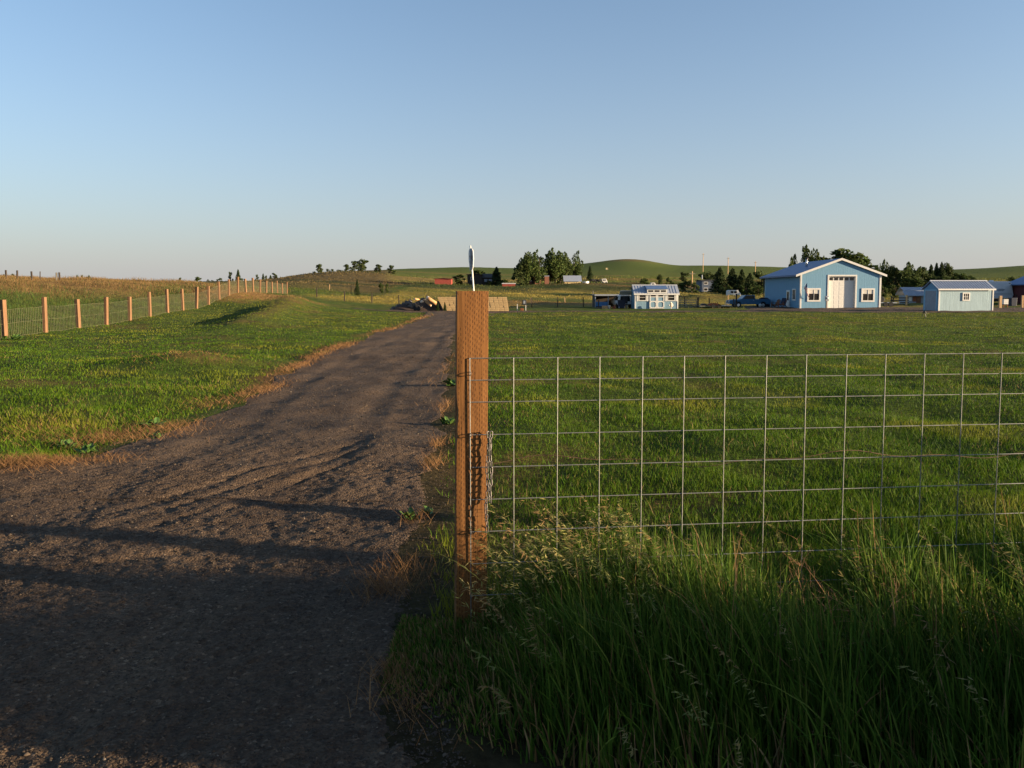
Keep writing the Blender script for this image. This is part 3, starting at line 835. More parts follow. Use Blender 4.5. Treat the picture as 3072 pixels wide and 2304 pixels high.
def verge():
    Vs, Qs, Ts, Cs = [], [], [], []; off = 0
    def add(r):
        nonlocal off
        V, q, t, c = r
        Vs.append(V); Cs.append(c); Ts.append(t + off)
        if q is not None: Qs.append(q + off)
        off += len(V)
    x, y = verge_pts(44000)
    n = len(x)
    clump = 0.75 + 0.9 * fbm(x * 2.2, y * 2.2, 2, 91)
    hmax = np.interp(x, [-0.5, -0.25, 0.0, 0.3, 0.9, 1.6, 2.2, 4, 10], [0.07, 0.10, 0.20, 0.46, 0.56, 0.58, 0.62, 0.70, 0.72])
    fr = np.clip((y - verge_front(x)) / np.interp(x, [1.0, 1.7], [0.55, 0.15]), 0, 1)
    h = hmax * clump * rng.uniform(0.45, 1.12, n) * (0.30 + 0.70 * fr)
    w = rng.uniform(0.005, 0.0125, n)
    az = math.pi + rng.normal(0, 1.3, n)
    lean = np.abs(rng.normal(0.10, 0.12, n)); curl = np.clip(rng.normal(0.18, 0.22, n), 0, 0.95)
    tint = pick(GREENS, n) * 1.15
    dr = rng.random(n) < np.interp(h, [0.05, 0.3], [0.35, 0.05])
    tint[dr] = pick(DRY, dr.sum()) * 0.8
    B = np.stack([x, y, H(x, y) - 0.01], 1)
    add(blades(B, h, w, az, lean, curl, rng.uniform(0, math.pi, n), tint, 5))
    # unseen stand of taller weeds, added right of the picture to shade the drive
    n = 3000
    x = rng.uniform(1.8, 3.7, n); y = 1.68 - 0.24 * (x - 2.6) + rng.uniform(0, 0.74, n)
    h = rng.uniform(0.55, 1.02, n)
    B = np.stack([x, y, H(x, y) - 0.01], 1)
    add(blades(B, h, rng.uniform(0.008, 0.018, n), rng.uniform(0, 6.28, n), np.abs(rng.normal(0.08, 0.08, n)), rng.uniform(0, 0.35, n), rng.uniform(0, math.pi, n), pick(GREENS, n), 5))
    # flowering stems, leaning to the left
    x, y = verge_pts(130, 0.0, 4.0)
    xc = rng.normal(0.55, 0.22, 110); yc = 3.45 + 0.12 * xc + rng.normal(0, 0.10, 110)
    x = np.concatenate([x, xc]); y = np.concatenate([y, yc])
    n = len(x)
    hm = np.interp(x, [-0.3, -0.1, 0.2, 1.5, 3, 7], [0.30, 0.45, 0.66, 0.68, 0.66, 0.68]) * np.interp((y - verge_front(x)), [0.1, 0.7], [0.55, 1.0])
    h = hm * rng.uniform(0.62, 1.1, n); w = np.full(n, 0.0036)
    az = math.pi + rng.normal(0, 0.45, n); lean = np.abs(rng.normal(0.25, 0.12, n)); curl = np.clip(rng.normal(0.25, 0.12, n), 0.02, 0.6)
    fc = rng.uniform(0, math.pi, n)
    tint = pick(np.array([[0.10, 0.13, 0.035], [0.16, 0.15, 0.05], [0.07, 0.11, 0.025]]), n)
    B = np.stack([x, y, H(x, y) - 0.01], 1)
    add(blades(B, h, w, az, lean, curl, fc, tint, 6))
    # spikelets of the drooping seed heads
    k = 22
    tt = np.linspace(0.60, 1.0, k)[None, :].repeat(n, 0) + rng.normal(0, 0.012, (n, k))
    tt = np.clip(tt, 0.55, 1.0)
    hh = h[:, None]; le = lean[:, None]; cu = curl[:, None]
    offd = hh * (le * tt + cu * tt ** 2)
    zz = hh * tt * np.sqrt(np.clip(1 - (le * 0.5 + cu * 0.5 * tt) ** 2, 0.12, 1)) - hh * cu * 0.35 * tt ** 3
    P3 = np.stack([B[:, 0:1] + np.cos(az)[:, None] * offd, B[:, 1:2] + np.sin(az)[:, None] * offd, B[:, 2:3] + zz], 2).reshape(-1, 3)
    m = len(P3)
    a2 = np.repeat(az, k) + rng.normal(0, 0.9, m)
    L = rng.uniform(0.016, 0.036, m) * np.repeat(rng.uniform(0.7, 1.25, n), k)
    elev = rng.uniform(-0.5, 0.45, m)
    D = np.stack([np.cos(a2) * np.cos(elev), np.sin(a2) * np.cos(elev), np.sin(elev)], 1) * L[:, None]
    S = np.stack([-np.sin(a2), np.cos(a2), rng.uniform(-.6, .6, m)], 1) * 0.0026
    V = np.stack([P3, P3 + D * 0.6 + S, P3 + D * 0.6 - S, P3 + D * 1.25], 1).reshape(-1, 3)
    b0 = (np.arange(m) * 4)[:, None]
    cl_ = (np.arange(n) >= n - 110)
    tcol = np.repeat(np.where(cl_[:, None], 1.5, 1.0) * pick(np.array([[0.22, 0.20, 0.06], [0.16, 0.17, 0.05], [0.24, 0.15, 0.06], [0.26, 0.21, 0.08]]), n), k, 0)
    add((V, None, np.concatenate([b0 + np.array([[0, 1, 2]]), b0 + np.array([[1, 3, 2]])]), np.repeat(tcol, 4, 0)))
    me = fast_mesh('verge_grass', np.concatenate(Vs), np.concatenate(Qs), np.concatenate(Ts), np.concatenate(Cs))
    o = link('verge_grass', me, 'blade')
    return tag(o, 'tall uncut green grass with drooping seed heads along the wire panel', 'grass', None, 'stuff')
verge()
def dry_litter():
    """dead straw: edges of the driveway and the front of the verge"""
    Bs, hs, tin, azs, leans = [], [], [], [], []
    def patch(cx, cy, rx, ry, n, h0, h1, lean):
        x = cx + rng.normal(0, rx, n); y = cy + rng.normal(0, ry, n)
        Bs.append(np.stack([x, y, np.maximum(H(x, y), gravel_z(x, y)) + rng.uniform(0.0, 0.02, n)], 1)); hs.append(rng.uniform(h0, h1, n))
        azs.append(rng.uniform(0, 2 * math.pi, n)); leans.append(np.clip(rng.normal(lean, 0.15, n), 0, 0.97))
        tin.append(pick(np.array([[0.20, 0.105, 0.045], [0.25, 0.14, 0.062], [0.15, 0.08, 0.037]]), n))
    # left edge, thick patches as in the photograph
    for cx, cy, rx, ry, n in ((-4.25, 6.75, 0.22, 0.14, 1300), (-3.75, 6.95, 0.2, 0.10, 260), (-4.65, 6.4, 0.3, 0.12, 350), (-4.45, 8.3, 0.4, 0.3, 900), (-4.1, 9.0, 0.25, 0.3, 700),
                              (-4.05, 12.3, 0.14, 0.7, 1000), (-4.3, 11.0, 0.2, 0.4, 250), (-4.6, 16.5, 0.12, 0.8, 800), (-4.75, 18.6, 0.12, 0.5, 500), (-4.9, 21.5, 0.15, 1.2, 900),
                              (-7.0, 16.6, 0.7, 0.5, 350), (-5.3, 8.6, 0.5, 0.4, 350), (-5.3, 33, 0.10, 3, 260), (-5.6, 46, 0.10, 5, 200)):
        patch(cx, cy, rx, ry, n, 0.04, 0.10, 0.92)
    # right edge and verge front
    for cx, cy, rx, ry, n in ((-0.66, 5.3, 0.05, 0.10, 70), (-0.72, 6.9, 0.05, 0.12, 150), (-0.74, 7.7, 0.05, 0.12, 130), (-0.9, 10.3, 0.06, 0.4, 120), (-1.35, 16, 0.1, 2.0, 120),
                              (-0.66, 3.98, 0.09, 0.10, 330), (-0.60, 4.3, 0.08, 0.08, 110), (-0.48, 3.02, 0.06, 0.06, 90), (-0.42, 2.82, 0.08, 0.06, 90), (-0.1, 2.66, 0.22, 0.06, 60)):
        patch(cx, cy, rx, ry, n, 0.05, 0.15, 0.6)
    B = np.concatenate(Bs); n = len(B); h = np.concatenate(hs)
    w = 0.0028 * np.maximum(1, B[:, 1] / 6)
    V, q, t, c = blades(B, h * np.maximum(1, B[:, 1] / 18), w, np.concatenate(azs), np.concatenate(leans), rng.uniform(0, 0.3, n), rng.uniform(0, math.pi, n), np.concatenate(tin), 3)
    o = link('dry_straw', fast_mesh('dry_straw', V, q, t, c), 'straw')
    tag(o, 'dead orange straw lying along the edges of the gravel driveway', 'straw', None, 'stuff')
dry_litter()

# ------------------------------------------------------------------ lawn blades
def lawn():
    out = []
    n = 420000
    Y = np.exp(rng.uniform(math.log(3.3), math.log(64), n))
    s = rng.uniform(-0.76, 0.78, n)
    x = s * Y; y = Y
    d = drv_in(x, y)
    leftside = x < drv_l(y)
    ok = (d < -0.06 - 0.10 * rng.random(n)) & (x > fence_x(y) - 0.4) & ~(leftside & (y < 5))
    # bare, straw-coloured margin beside the drive grows thin
    thin = sst(0.0, 0.8, -d + 0.55 * fbm(x * 1.1, y * 1.1, 2, 63))
    ok &= rng.random(n) < (0.12 + 0.88 * thin)
    ok &= ~((x > -0.6) & (y < verge_back(x) - 0.12))
    bare = sst(0.30, 0.5, fbm(x * 0.6, y * 0.6, 3, 62)) * 0.5 + sst(0.16, 0.32, berm(x, y)) * 0.35
    ok &= rng.random(n) > bare
    x, y = x[ok], y[ok]; n = len(x)
    h = rng.uniform(0.035, 0.085, n) * (1 + 0.55 * fbm(x * 1.3, y * 1.3, 2, 95)) * np.interp(y, [4, 6, 12, 25, 60], [1.35, 1.0, 0.85, 0.75, 0.8])
    tall = rng.random(n) < 0.03
    h[tall] *= 1.8
    w = rng.uniform(0.0035, 0.0065, n) * np.interp(y, [3.3, 8, 20, 60], [1.0, 1.6, 3.4, 9.0])
    az = rng.uniform(0, 2 * math.pi, n)
    t = np.stack([rng.uniform(0.052, 0.080, n), rng.uniform(0.098, 0.135, n), rng.uniform(0.005, 0.011, n)], 1)
    # natural patches: yellow-green growth, clover, dead blades
    m = fbm(x * 0.55, y * 0.55, 3, 61)[:, None]
    t = t * (1 - sst(0.05, 0.5, m)) + np.array([[0.165, 0.175, 0.017]]) * sst(0.05, 0.5, m)
    m = fbm(x * 0.9 + 5, y * 0.4, 3, 97)[:, None]
    t = t * (1 - 0.6 * sst(0.1, 0.5, m)) + np.array([[0.032, 0.072, 0.009]]) * 0.6 * sst(0.1, 0.5, m)
    yl = sst(22, 55, y)[:, None] * (0.35 + 0.65 * sst(-0.2, 0.3, fbm(x * 0.1, y * 0.15, 2, 99)))[:, None]
    t = t * (1 - 0.55 * yl) + np.array([[0.19, 0.165, 0.026]]) * 0.55 * yl
    dead = rng.random(n) < 0.02 + 0.12 * sst(0.05, 0.3, fbm(x * 0.8, y * 0.8, 2, 62))
    t[dead] = pick(np.array([[0.17, 0.12, 0.05], [0.14, 0.12, 0.04]]), dead.sum())
    B = np.stack([x, y, H(x, y) - 0.012], 1)
    V, q, tr, c = blades(B, h, w, az, np.abs(rng.normal(0.25, 0.2, n)), rng.uniform(0, 0.35, n), rng.uniform(0, math.pi, n), t, 2)
    o = link('lawn_grass', fast_mesh('lawn_grass', V, q, tr, c), 'blade')
    tag(o, 'short mown green lawn either side of the driveway', 'grass', None, 'stuff')
lawn()
def pasture():
    # weeds and brown grass behind the left fence, over the knoll
    n = 230000
    Y = np.exp(rng.uniform(math.log(24), math.log(92), n)); s = rng.uniform(-0.80, -0.24, n)
    x = s * Y; y = Y
    kn = np.exp(-((x + 22.0) / 5.5) ** 2 - ((y - 66) / 10.0) ** 2)
    inside = (x < fence_x(y) - 0.2) | (kn > rng.uniform(0.3, 0.6, n))
    ok = inside & (drv_in(x, y) < -0.5)
    x, y, kn = x[ok], y[ok], kn[ok]; n = len(x)
    z = Hbase(x, y)
    cl = fbm(x * 0.35, y * 0.35, 3, 101)
    h = rng.uniform(0.10, 0.34, n) * (1 + 1.1 * cl) * np.where(x > fence_x(y), 0.6, 1.0)
    w = rng.uniform(0.004, 0.011, n) * y / 28
    brown = sst(1.2, 2.3, z + 0.9 * fbm(x * 0.16, y * 0.16, 2, 64) + rng.normal(0, 0.25, n)); brown = np.maximum(brown, sst(0.3, 0.7, kn))
    isb = rng.random(n) < brown * 0.95
    t = np.stack([rng.uniform(0.045, 0.085, n), rng.uniform(0.075, 0.115, n), rng.uniform(0.015, 0.03, n)], 1)
    t[isb] = pick(np.array([[0.17, 0.105, 0.042], [0.21, 0.135, 0.06], [0.13, 0.085, 0.035]]), isb.sum())
    B = np.stack([x, y, H(x, y) - 0.03], 1)
    V, q, tr, c = blades(B, h, w, rng.uniform(0, 6.3, n), np.abs(rng.normal(0.2, 0.15, n)), rng.uniform(0, 0.4, n), rng.uniform(0, math.pi, n), t, 2)
    o = link('pasture_grass', fast_mesh('pasture_grass', V, q, tr, c), 'blade')
    tag(o, 'unmown brown and green grass on the slope behind the picket-spaced fence', 'grass', None, 'stuff')
    # hay field and far rough ground
    n = 70000
    Y = np.exp(rng.uniform(math.log(88), math.log(330), n)); s = rng.uniform(-0.42, 0.74, n)
    x = s * Y; y = Y
    ok = (drv_in(x, y) < -0.5) & ~((x > 28) & (x < 62) & (y < 112))
    x, y = x[ok], y[ok]; n = len(x)
    cl = fbm(x * 0.06, y * 0.06, 3, 103)
    h = rng.uniform(0.10, 0.32, n) * (1 + 1.3 * cl) * np.interp(y, [90, 180, 330], [0.7, 1.0, 2.0])
    w = rng.uniform(0.06, 0.16, n) * y / 120
    t = ground_tint(x, y) * rng.uniform(0.85, 1.2, (n, 1)) * np.array([[1.1, 1.08, 1.0]])
    B = np.stack([x, y, H(x, y) - 0.06], 1)
    V, q, tr, c = blades(B, h, w, rng.uniform(0, 6.3, n), np.abs(rng.normal(0.2, 0.15, n)), rng.uniform(0, 0.3, n), rng.uniform(0, math.pi, n), t, 2)
    o = link('field_grass', fast_mesh('field_grass', V, q, tr, c), 'blade')
    tag(o, 'yellow-green hay field and rough grass beyond the sheds', 'grass', None, 'stuff')
pasture()

# ------------------------------------------------------------------ loose stones on the gravel
def stones():
    n = 95000
    Y = np.exp(rng.beta(1.0, 1.5, n) * (math.log(26) - math.log(2.35)) + math.log(2.35)); s = rng.uniform(-0.72, 0.4, n)
    x = s * Y; y = Y
    ok = drv_in(x, y) > -0.12
    x, y = x[ok], y[ok]; n = len(x)
    r = rng.lognormal(math.log(0.0036), 0.40, n) * np.interp(y, [2.4, 11, 26], [0.9, 1.8, 3.0])
    O = np.array([[1, 0, 0], [-1, 0, 0], [0, 1, 0], [0, -1, 0], [0, 0, 1], [0, 0, -1]], float)
    V = O[None] * rng.uniform(0.6, 1.35, (n, 6, 1)) + rng.normal(0, 0.16, (n, 6, 3))
    V = V * r[:, None, None] * np.array([1, 1, 0.55])
    a = rng.uniform(0, 6.3, n); ca, sa = np.cos(a)[:, None], np.sin(a)[:, None]
    V = np.stack([V[..., 0] * ca - V[..., 1] * sa, V[..., 0] * sa + V[..., 1] * ca, V[..., 2]], 2)
    V += np.stack([x, y, gravel_z(x, y) + r * 0.25], 1)[:, None, :]
    T = np.array([[0, 2, 4], [2, 1, 4], [1, 3, 4], [3, 0, 4], [2, 0, 5], [3, 1, 5]])
    tr = ((np.arange(n) * 6)[:, None, None] + T[None]).reshape(-1, 3)
    t = pick(np.array([[0.060, 0.045, 0.034], [0.075, 0.056, 0.041], [0.050, 0.039, 0.031], [0.085, 0.064, 0.046]]), n)
    big = rng.random(n) < 0.008
    t[big] = np.array([0.20, 0.16, 0.12])
    o = link('loose_gravel', fast_mesh('loose_gravel', V.reshape(-1, 3), None, tr, np.repeat(t, 6, 0)), 'stone_bits')
    tag(o, 'loose dark gravel stones scattered over the driveway', 'gravel', None, 'stuff')
stones()
# ------------------------------------------------------------------ buildings
def siding(name, col, pitch, var=0.14):
    m, nt, b = new_mat(name)
    v = coords(nt, 'Object')
    f = noise_tex(nt, coords(nt, 'Object', (5, 5, 0.3)), 2.0, 5, 0.7)
    c = ramp(nt, f, [(0.3, tuple(q * (1 - var) for q in col)), (0.7, tuple(min(1, q * (1 + var)) for q in col))])
    nt.links.new(c, b.inputs['Base Color'])
    b.inputs['Roughness'].default_value = 0.65; b.inputs['Specular IOR Level'].default_value = 0.2
    sx = N(nt, 'ShaderNodeSeparateXYZ'); nt.links.new(v, sx.inputs[0])
    ad = N(nt, 'ShaderNodeMath', operation='ADD'); nt.links.new(sx.outputs[0], ad.inputs[0]); nt.links.new(sx.outputs[1], ad.inputs[1])
    dv = N(nt, 'ShaderNodeMath', operation='DIVIDE'); nt.links.new(ad.outputs[0], dv.inputs[0]); dv.inputs[1].default_value = pitch
    fr = N(nt, 'ShaderNodeMath', operation='FRACT'); nt.links.new(dv.outputs[0], fr.inputs[0])
    lt = N(nt, 'ShaderNodeMath', operation='GREATER_THAN'); nt.links.new(fr.outputs[0], lt.inputs[0]); lt.inputs[1].default_value = 0.10
    hh = N(nt, 'ShaderNodeMath', operation='MULTIPLY_ADD'); nt.links.new(f, hh.inputs[0]); hh.inputs[1].default_value = 0.5; nt.links.new(lt.outputs[0], hh.inputs[2])
    bump(nt, b, hh.outputs[0], 0.8, 0.012)
    return m
M['garage_siding'] = siding('garage_siding', (0.135, 0.27, 0.39), 0.2, 0.10)
M['play_siding'] = siding('playhouse_siding', (0.17, 0.275, 0.35), 0.15, 0.08)
M['shed_siding'] = siding('shed_siding', (0.28, 0.38, 0.42), 0.2, 0.18)

def window(par, x0, x1, z0, z1, y, trim=0.10, mull='v', mat='white', face=-1, curtain=False, axis='x', nv=1, nh=1):
    """window with proud trim (the part), a recessed-looking pane, mullions; on a wall facing -y (axis x) or -x (axis y)"""
    def bxf(a0, a1, b0, b1, c0, c1):
        return (a0, a1, b0, b1, c0, c1) if axis == 'x' else (b0, b1, a0, a1, c0, c1)
    t = MB()
    t.box(*bxf(x0, x1, y - 0.06, y + 0.02, z1 - trim, z1)); t.box(*bxf(x0, x1, y - 0.06, y + 0.02, z0, z0 + trim))
    t.box(*bxf(x0, x0 + trim, y - 0.0605, y + 0.02, z0 + trim, z1 - trim)); t.box(*bxf(x1 - trim, x1, y - 0.0605, y + 0.02, z0 + trim, z1 - trim))
    w = t.build('window', mat, par)
    MB().box(*bxf(x0 + trim, x1 - trim, y - 0.012, y + 0.02, z0 + trim, z1 - trim)).build('pane', 'glass', w)
    g = 0.035
    if 'v' in mull:
        for i in range(1, nv + 1):
            xm = x0 + trim + (x1 - x0 - 2 * trim) * i / (nv + 1)
            MB().box(*bxf(xm - g / 2, xm + g / 2, y - 0.045, y + 0.0, z0 + trim, z1 - trim)).build('mullion', mat, w)
    if 'h' in mull:
        for i in range(1, nh + 1):
            zm = z0 + trim + (z1 - z0 - 2 * trim) * i / (nh + 1)
            MB().box(*bxf(x0 + trim, x1 - trim, y - 0.04, y + 0.0, zm - g / 2, zm + g / 2)).build('mullion', mat, w)
    if curtain:
        MB().box(*bxf(x0 + trim + .02, x1 - trim - .02, y - 0.016, y - 0.0125, z0 + trim + (z1 - z0 - 2 * trim) * 0.62, z1 - trim)).build('blind', 'curtain', w)
    return w
def gable_roof(par, x0, x1, y0, y1, ze, zr, th, mat, along='y', ridge_cap=None, ribs=0.0, over=0.0):
    """two sloping slabs; along = ridge direction. x0..y1 already include overhangs"""
    r = MB()
    if along == 'y':
        xm = (x0 + x1) / 2
        for a, b in ((x0, xm), (x1, xm)):
            r.prism([(a, y0, ze), (b, y0, zr), (b, y0, zr - th), (a, y0, ze - th)], (0, y1 - y0, 0))
    else:
        ym = (y0 + y1) / 2
        for a, b in ((y0, ym), (y1, ym)):
            r.prism([(x0, a, ze), (x0, b, zr), (x0, b, zr - th), (x0, a, ze - th)], (x1 - x0, 0, 0))
    o = r.build('roof', mat, par)
    if ribs:
        g = MB(); n = int(((x1 - x0) if along == 'x' else (y1 - y0)) / ribs)
        for i in range(1, n):
            if along == 'x':
                x = x0 + (x1 - x0) * i / n; ym = (y0 + y1) / 2
                for a in (y0, y1):
                    g.prism([(x - .02, a, ze + .002), (x + .02, a, ze + .002), (x + .008, a, ze + .035), (x - .008, a, ze + .035)], (0, ym - a, zr - ze))
            else:
                y = y0 + (y1 - y0) * i / n; xm = (x0 + x1) / 2
                for a in (x0, x1):
                    g.prism([(a, y - .02, ze + .002), (a, y + .02, ze + .002), (a, y + .008, ze + .03), (a, y - .008, ze + .03)], (xm - a, 0, zr - ze))
        q = g.build('roof_ribs', mat, o); q['kind'] = 'stuff'
    if ridge_cap:
        if along == 'x':
            ym = (y0 + y1) / 2
            MB().prism([(x0 - .01, ym - .14, zr - .03), (x0 - .01, ym, zr + .045), (x0 - .01, ym + .14, zr - .03)], (x1 - x0 + .02, 0, 0)).build('ridge_cap', ridge_cap, o)
    return o
def base_z(x0, y0, x1, y1):
    q = [(a, b) for a in np.linspace(x0, x1, 5) for b in np.linspace(y0, y1, 5)]
    return min(Hs(a, b) for a, b in q)

# ---- garage workshop
GX, GY = xs(2399, 88, 925), 88.0
GW, GD = 9.15, 12.2
gz = base_z(GX, GY, GX + GW, GY + GD)
ga = thing('garage', 'large light blue gabled garage with white trim and tall white door', 'garage', (GX, GY, gz))
EH, PH = 3.95, 5.62
xm = GW / 2
DX0, DX1, DZ = 3.25, 6.25, 3.70
# front wall round the door opening, side and back walls
fw = MB()
fw.prism([(0, 0, -.3), (DX0, 0, -.3), (DX0, 0, DZ), (DX0, 0, EH + (PH - EH) * DX0 / xm - .02), (0, 0, EH)], (0, 0.18, 0))
fw.prism([(DX1, 0, -.3), (GW, 0, -.3), (GW, 0, EH), (DX1, 0, EH + (PH - EH) * (GW - DX1) / xm - .02), (DX1, 0, DZ)], (0, 0.18, 0))
fw.prism([(DX0, 0, DZ), (DX1, 0, DZ), (DX1, 0, EH + (PH - EH) * (GW - DX1) / xm - .02), (xm, 0, PH - .02), (DX0, 0, EH + (PH - EH) * DX0 / xm - .02)], (0, 0.18, 0))
fw.build('front_wall', 'garage_siding', ga)
MB().box(0, .15, 0.18, GD, -.3, EH).build('side_wall', 'garage_siding', ga)
MB().box(GW - .15, GW, 0.18, GD, -.3, EH).build('side_wall', 'garage_siding', ga)
MB().prism([(.15, GD - .15, -.3), (GW - .15, GD - .15, -.3), (GW - .15, GD - .15, EH), (xm, GD - .15, PH - .06), (.15, GD - .15, EH)], (0, .148, 0)).build('back_wall', 'garage_siding', ga)
MB().box(DX0 - .35, DX1 + .35, 0.9, 1.0, -.3, DZ + .3).build('partition', 'grey', ga)
OV = 0.55
sl = (PH - EH) / xm
FO = .16
gr = gable_roof(ga, -OV, GW + OV, -FO, GD + .4, EH - OV * sl + .12, PH + .12, .07, 'blue_roof', 'y')
for sgn in (0, 1):
    a = -OV - .02 if sgn == 0 else GW + OV + .02
    MB().prism([(a, -FO - .05, EH - OV * sl + .14), (xm, -FO - .05, PH + .15), (xm, -FO - .05, PH - .10), (a, -FO - .05, EH - OV * sl - .11)], (0, .045, 0)).build('fascia', 'white', gr)
MB().box(-OV - .06, -OV - .01, -FO, GD + .4, EH - OV * sl - .06, EH - OV * sl + .13).build('gutter', 'blue_roof', gr)
for x0_, x1_, y_ in ((-.03, .17, -.035), (GW - .17, GW + .03, -.035)):
    MB().box(x0_, x1_, y_, y_ + .033, -.25, EH - .05).build('corner_trim', 'white', ga)
MB().box(-.035, -.003, -.035, .16, -.25, EH - .05).build('corner_trim', 'white', ga)
MB().box(-.033, -.002, GD - .16, GD + .01, -.25, EH - .05).build('corner_trim', 'pale_blue_siding', ga)
MB().tube([(-.10, GD + .12, -.2), (-.10, GD + .12, EH - .3)], .05, 8).build('downspout', 'dark_metal', ga)
for b in ((DX0 - .17, DX0, -.3, DZ + .17), (DX1, DX1 + .17, -.3, DZ + .17), (DX0, DX1, DZ, DZ + .17)):
    MB().box(b[0], b[1], -.04, .01 if b[0] == DX0 else .012, b[2], b[3]).build('door_trim', 'white', ga)
for a0, a1 in ((DX0, DX0 + .03), (DX1 - .03, DX1)):
    MB().box(a0, a1, .012, .30, -.3, DZ).build('door_jamb', 'white', ga)
MB().box(DX0, DX1, .012, .30, DZ - .03, DZ).build('door_jamb', 'white', ga)
# sectional door: 5 columns x 6 rows of raised panels, glazed top row
od = MB().box(DX0 + .03, DX1 - .03, .24, .30, -.05, DZ - .03).build('overhead_door', 'white', ga)
cw = (DX1 - DX0 - .06) / 5; rh = (DZ - .03 - .02) / 7
pm = MB().box(0, cw - .12, -.012, 0, 0, rh - .13).mesh('panel'); gm_ = MB().box(0, cw - .15, -.012, 0, 0, rh - .20).mesh('pane')
for j in range(7):
    for i in range(5):
        xx, zz = DX0 + .03 + cw * i + .06, .02 + rh * j + .06
        o = link('pane', gm_, 'glass', od, loc=(xx + .015, .239, zz + .04)) if j == 6 else link('panel', pm, 'white', od, bevel=.006, loc=(xx, .241, zz))
window(ga, .81, 2.33, .84, 2.36, 0, .17, 'v', curtain=True)
window(ga, 6.95, 8.46, .81, 2.34, 0, .17, 'v', curtain=True)
window(ga, 1.25, 2.35, .95, 2.30, 0, .13, 'v', 'white', axis='y')
dr = MB().box(-.05, .01, 3.2, 4.25, 0.0, 2.15).build('side_door', 'white', ga)
MB().box(-.06, -.045, 3.45, 4.0, .95, 1.95).build('pane', 'glass', dr)
MB().lathe([(.03, -.12), (.03, -.05)], 8, (0, 3.32, 1.0), 'X').build('door_knob', 'dark_metal', dr)
# flue on the left roof slope
fl = thing('chimney_flue', 'shiny steel stove flue standing on the garage roof', 'chimney', (GX + 2.55, GY + 5.0, gz + EH + 2.55 * sl + .02))
MB().tube([(0, 0, -.1), (0, 0, 1.05)], .13, 12).build('pipe', 'steel_flue', fl, True)
MB().lathe([(.22, 1.0), (.24, 1.05), (.05, 1.16)], 12).build('cap', 'dark_metal', fl, True)
MB().lathe([(.30, -.12), (.14, .05)], 12).build('flashing', 'dark_metal', fl, True)
# wall flag
fg = thing('flag', 'striped flag with dark blue corner drooping from a staff on the garage corner', 'flag', (GX + .05, GY - .06, gz + 2.0))
MB().tube([(0, 0, 0), (.45, -.35, .95)], .018, 6).build('staff', 'white_metal', fg)
def flag_part(a0, a1, b0, b1, name, mat, par):
    # a: along the hoist (down the staff), b: along the hanging fly
    m = MB(); n = 8
    def pt(a, b):
        top = Vector((.45, -.35, .95)) * (1 - a * .62)
        d = Vector((.12 + .70 * a * b, .02 * math.sin(b * 9 + a * 5), -1.12 * b - .10 * a * b))
        return top + d + Vector((.03 * math.sin(b * 7), .05 * math.sin(a * 11 + b * 4) * b, 0))
    for i in range(n):
        for k in range(2):
            q0, q1 = b0 + (b1 - b0) * i / n, b0 + (b1 - b0) * (i + 1) / n
            r0, r1 = a0 + (a1 - a0) * k / 2, a0 + (a1 - a0) * (k + 1) / 2
            m.poly([pt(r0, q0), pt(r1, q0), pt(r1, q1), pt(r0, q1)])
    o = m.build(name, mat, par); s_ = o.modifiers.new('solid', 'SOLIDIFY'); s_.thickness = .004
    return o
for i in range(13):
    a0, a1 = i / 13, (i + 1) / 13
    b0 = .4 if i < 7 else 0
    flag_part(a0, a1, b0, 1, 'stripe', 'flag_red' if i % 2 == 0 else 'flag_white', fg)
flag_part(0, 7 / 13, 0, .4, 'canton', 'flag_blue', fg)
# meter box on a post in front of the garage
mb_ = thing('meter_box', 'grey metal meter box on a post between garage window and door', 'meter box', (GX + 2.68, GY - .9, Hs(GX + 2.68, GY - .9)))
MB().box(-.05, .05, -.05, .05, -.3, 1.0).build('post', 'grey_wood', mb_)
b_ = MB().box(-.20, .20, -.16, .06, .82, 1.38).build('box', 'grey', mb_, bevel=.02)
MB().lathe([(.10, -.23), (.11, -.16)], 12, (0.02, 0, 1.16), 'Y').build('dial', 'white_metal', b_, True)

# things along the shaded side wall
def adirondack(x, y, rz, mat, label):
    c = thing('garden_chair', label, 'chair', (x, y, Hs(x, y) + .03), rz, 'garden chairs beside the garage')
    for i in range(5):
        MB().prism([(-.28 + .115 * i, .22, .22), (-.185 + .115 * i, .22, .22), (-.175 + .12 * i, .62, 1.0 - .05 * abs(i - 2)), (-.285 + .12 * i, .62, 1.0 - .05 * abs(i - 2))], (0, .02, .01)).build('back_slat', mat, c)
    for i in range(5):
        MB().box(-.28, .28, -.32 + .115 * i, -.22 + .115 * i, .36 - .03 * i, .385 - .03 * i).build('seat_slat', mat, c)
    for s in (-1, 1):
        MB().box(s * .31 - .03, s * .31 + .03, -.32, -.25, 0, .58).build('leg', mat, c)
        MB().prism([(s * .31 - .03, -.3, .30), (s * .31 - .03, .55, 0), (s * .31 - .03, .65, 0), (s * .31 - .03, -.2, .38)], (.06, 0, 0)).build('leg', mat, c)
        MB().box(s * .34 - .07, s * .34 + .07, -.38, .40, .58, .61).build('armrest', mat, c)
    return c
adirondack(GX - 1.0, GY + 5.2, R(-60), 'brown', 'brown slatted garden chair by the garage side wall')
adirondack(GX - 1.0, GY + 2.9, R(-50), 'rust', 'reddish garden chair with dark seat pad nearest the garage corner')
cx, cy = GX - .9, GY + 2.95
pd = MB().box(-.26, .26, -.3, .2, .40, .46).prism([(-.25, .12, .42), (.25, .12, .42), (.25, .50, 1.05), (-.25, .50, 1.05)], (0, -.07, .02)).build('seat_pad', 'navy')
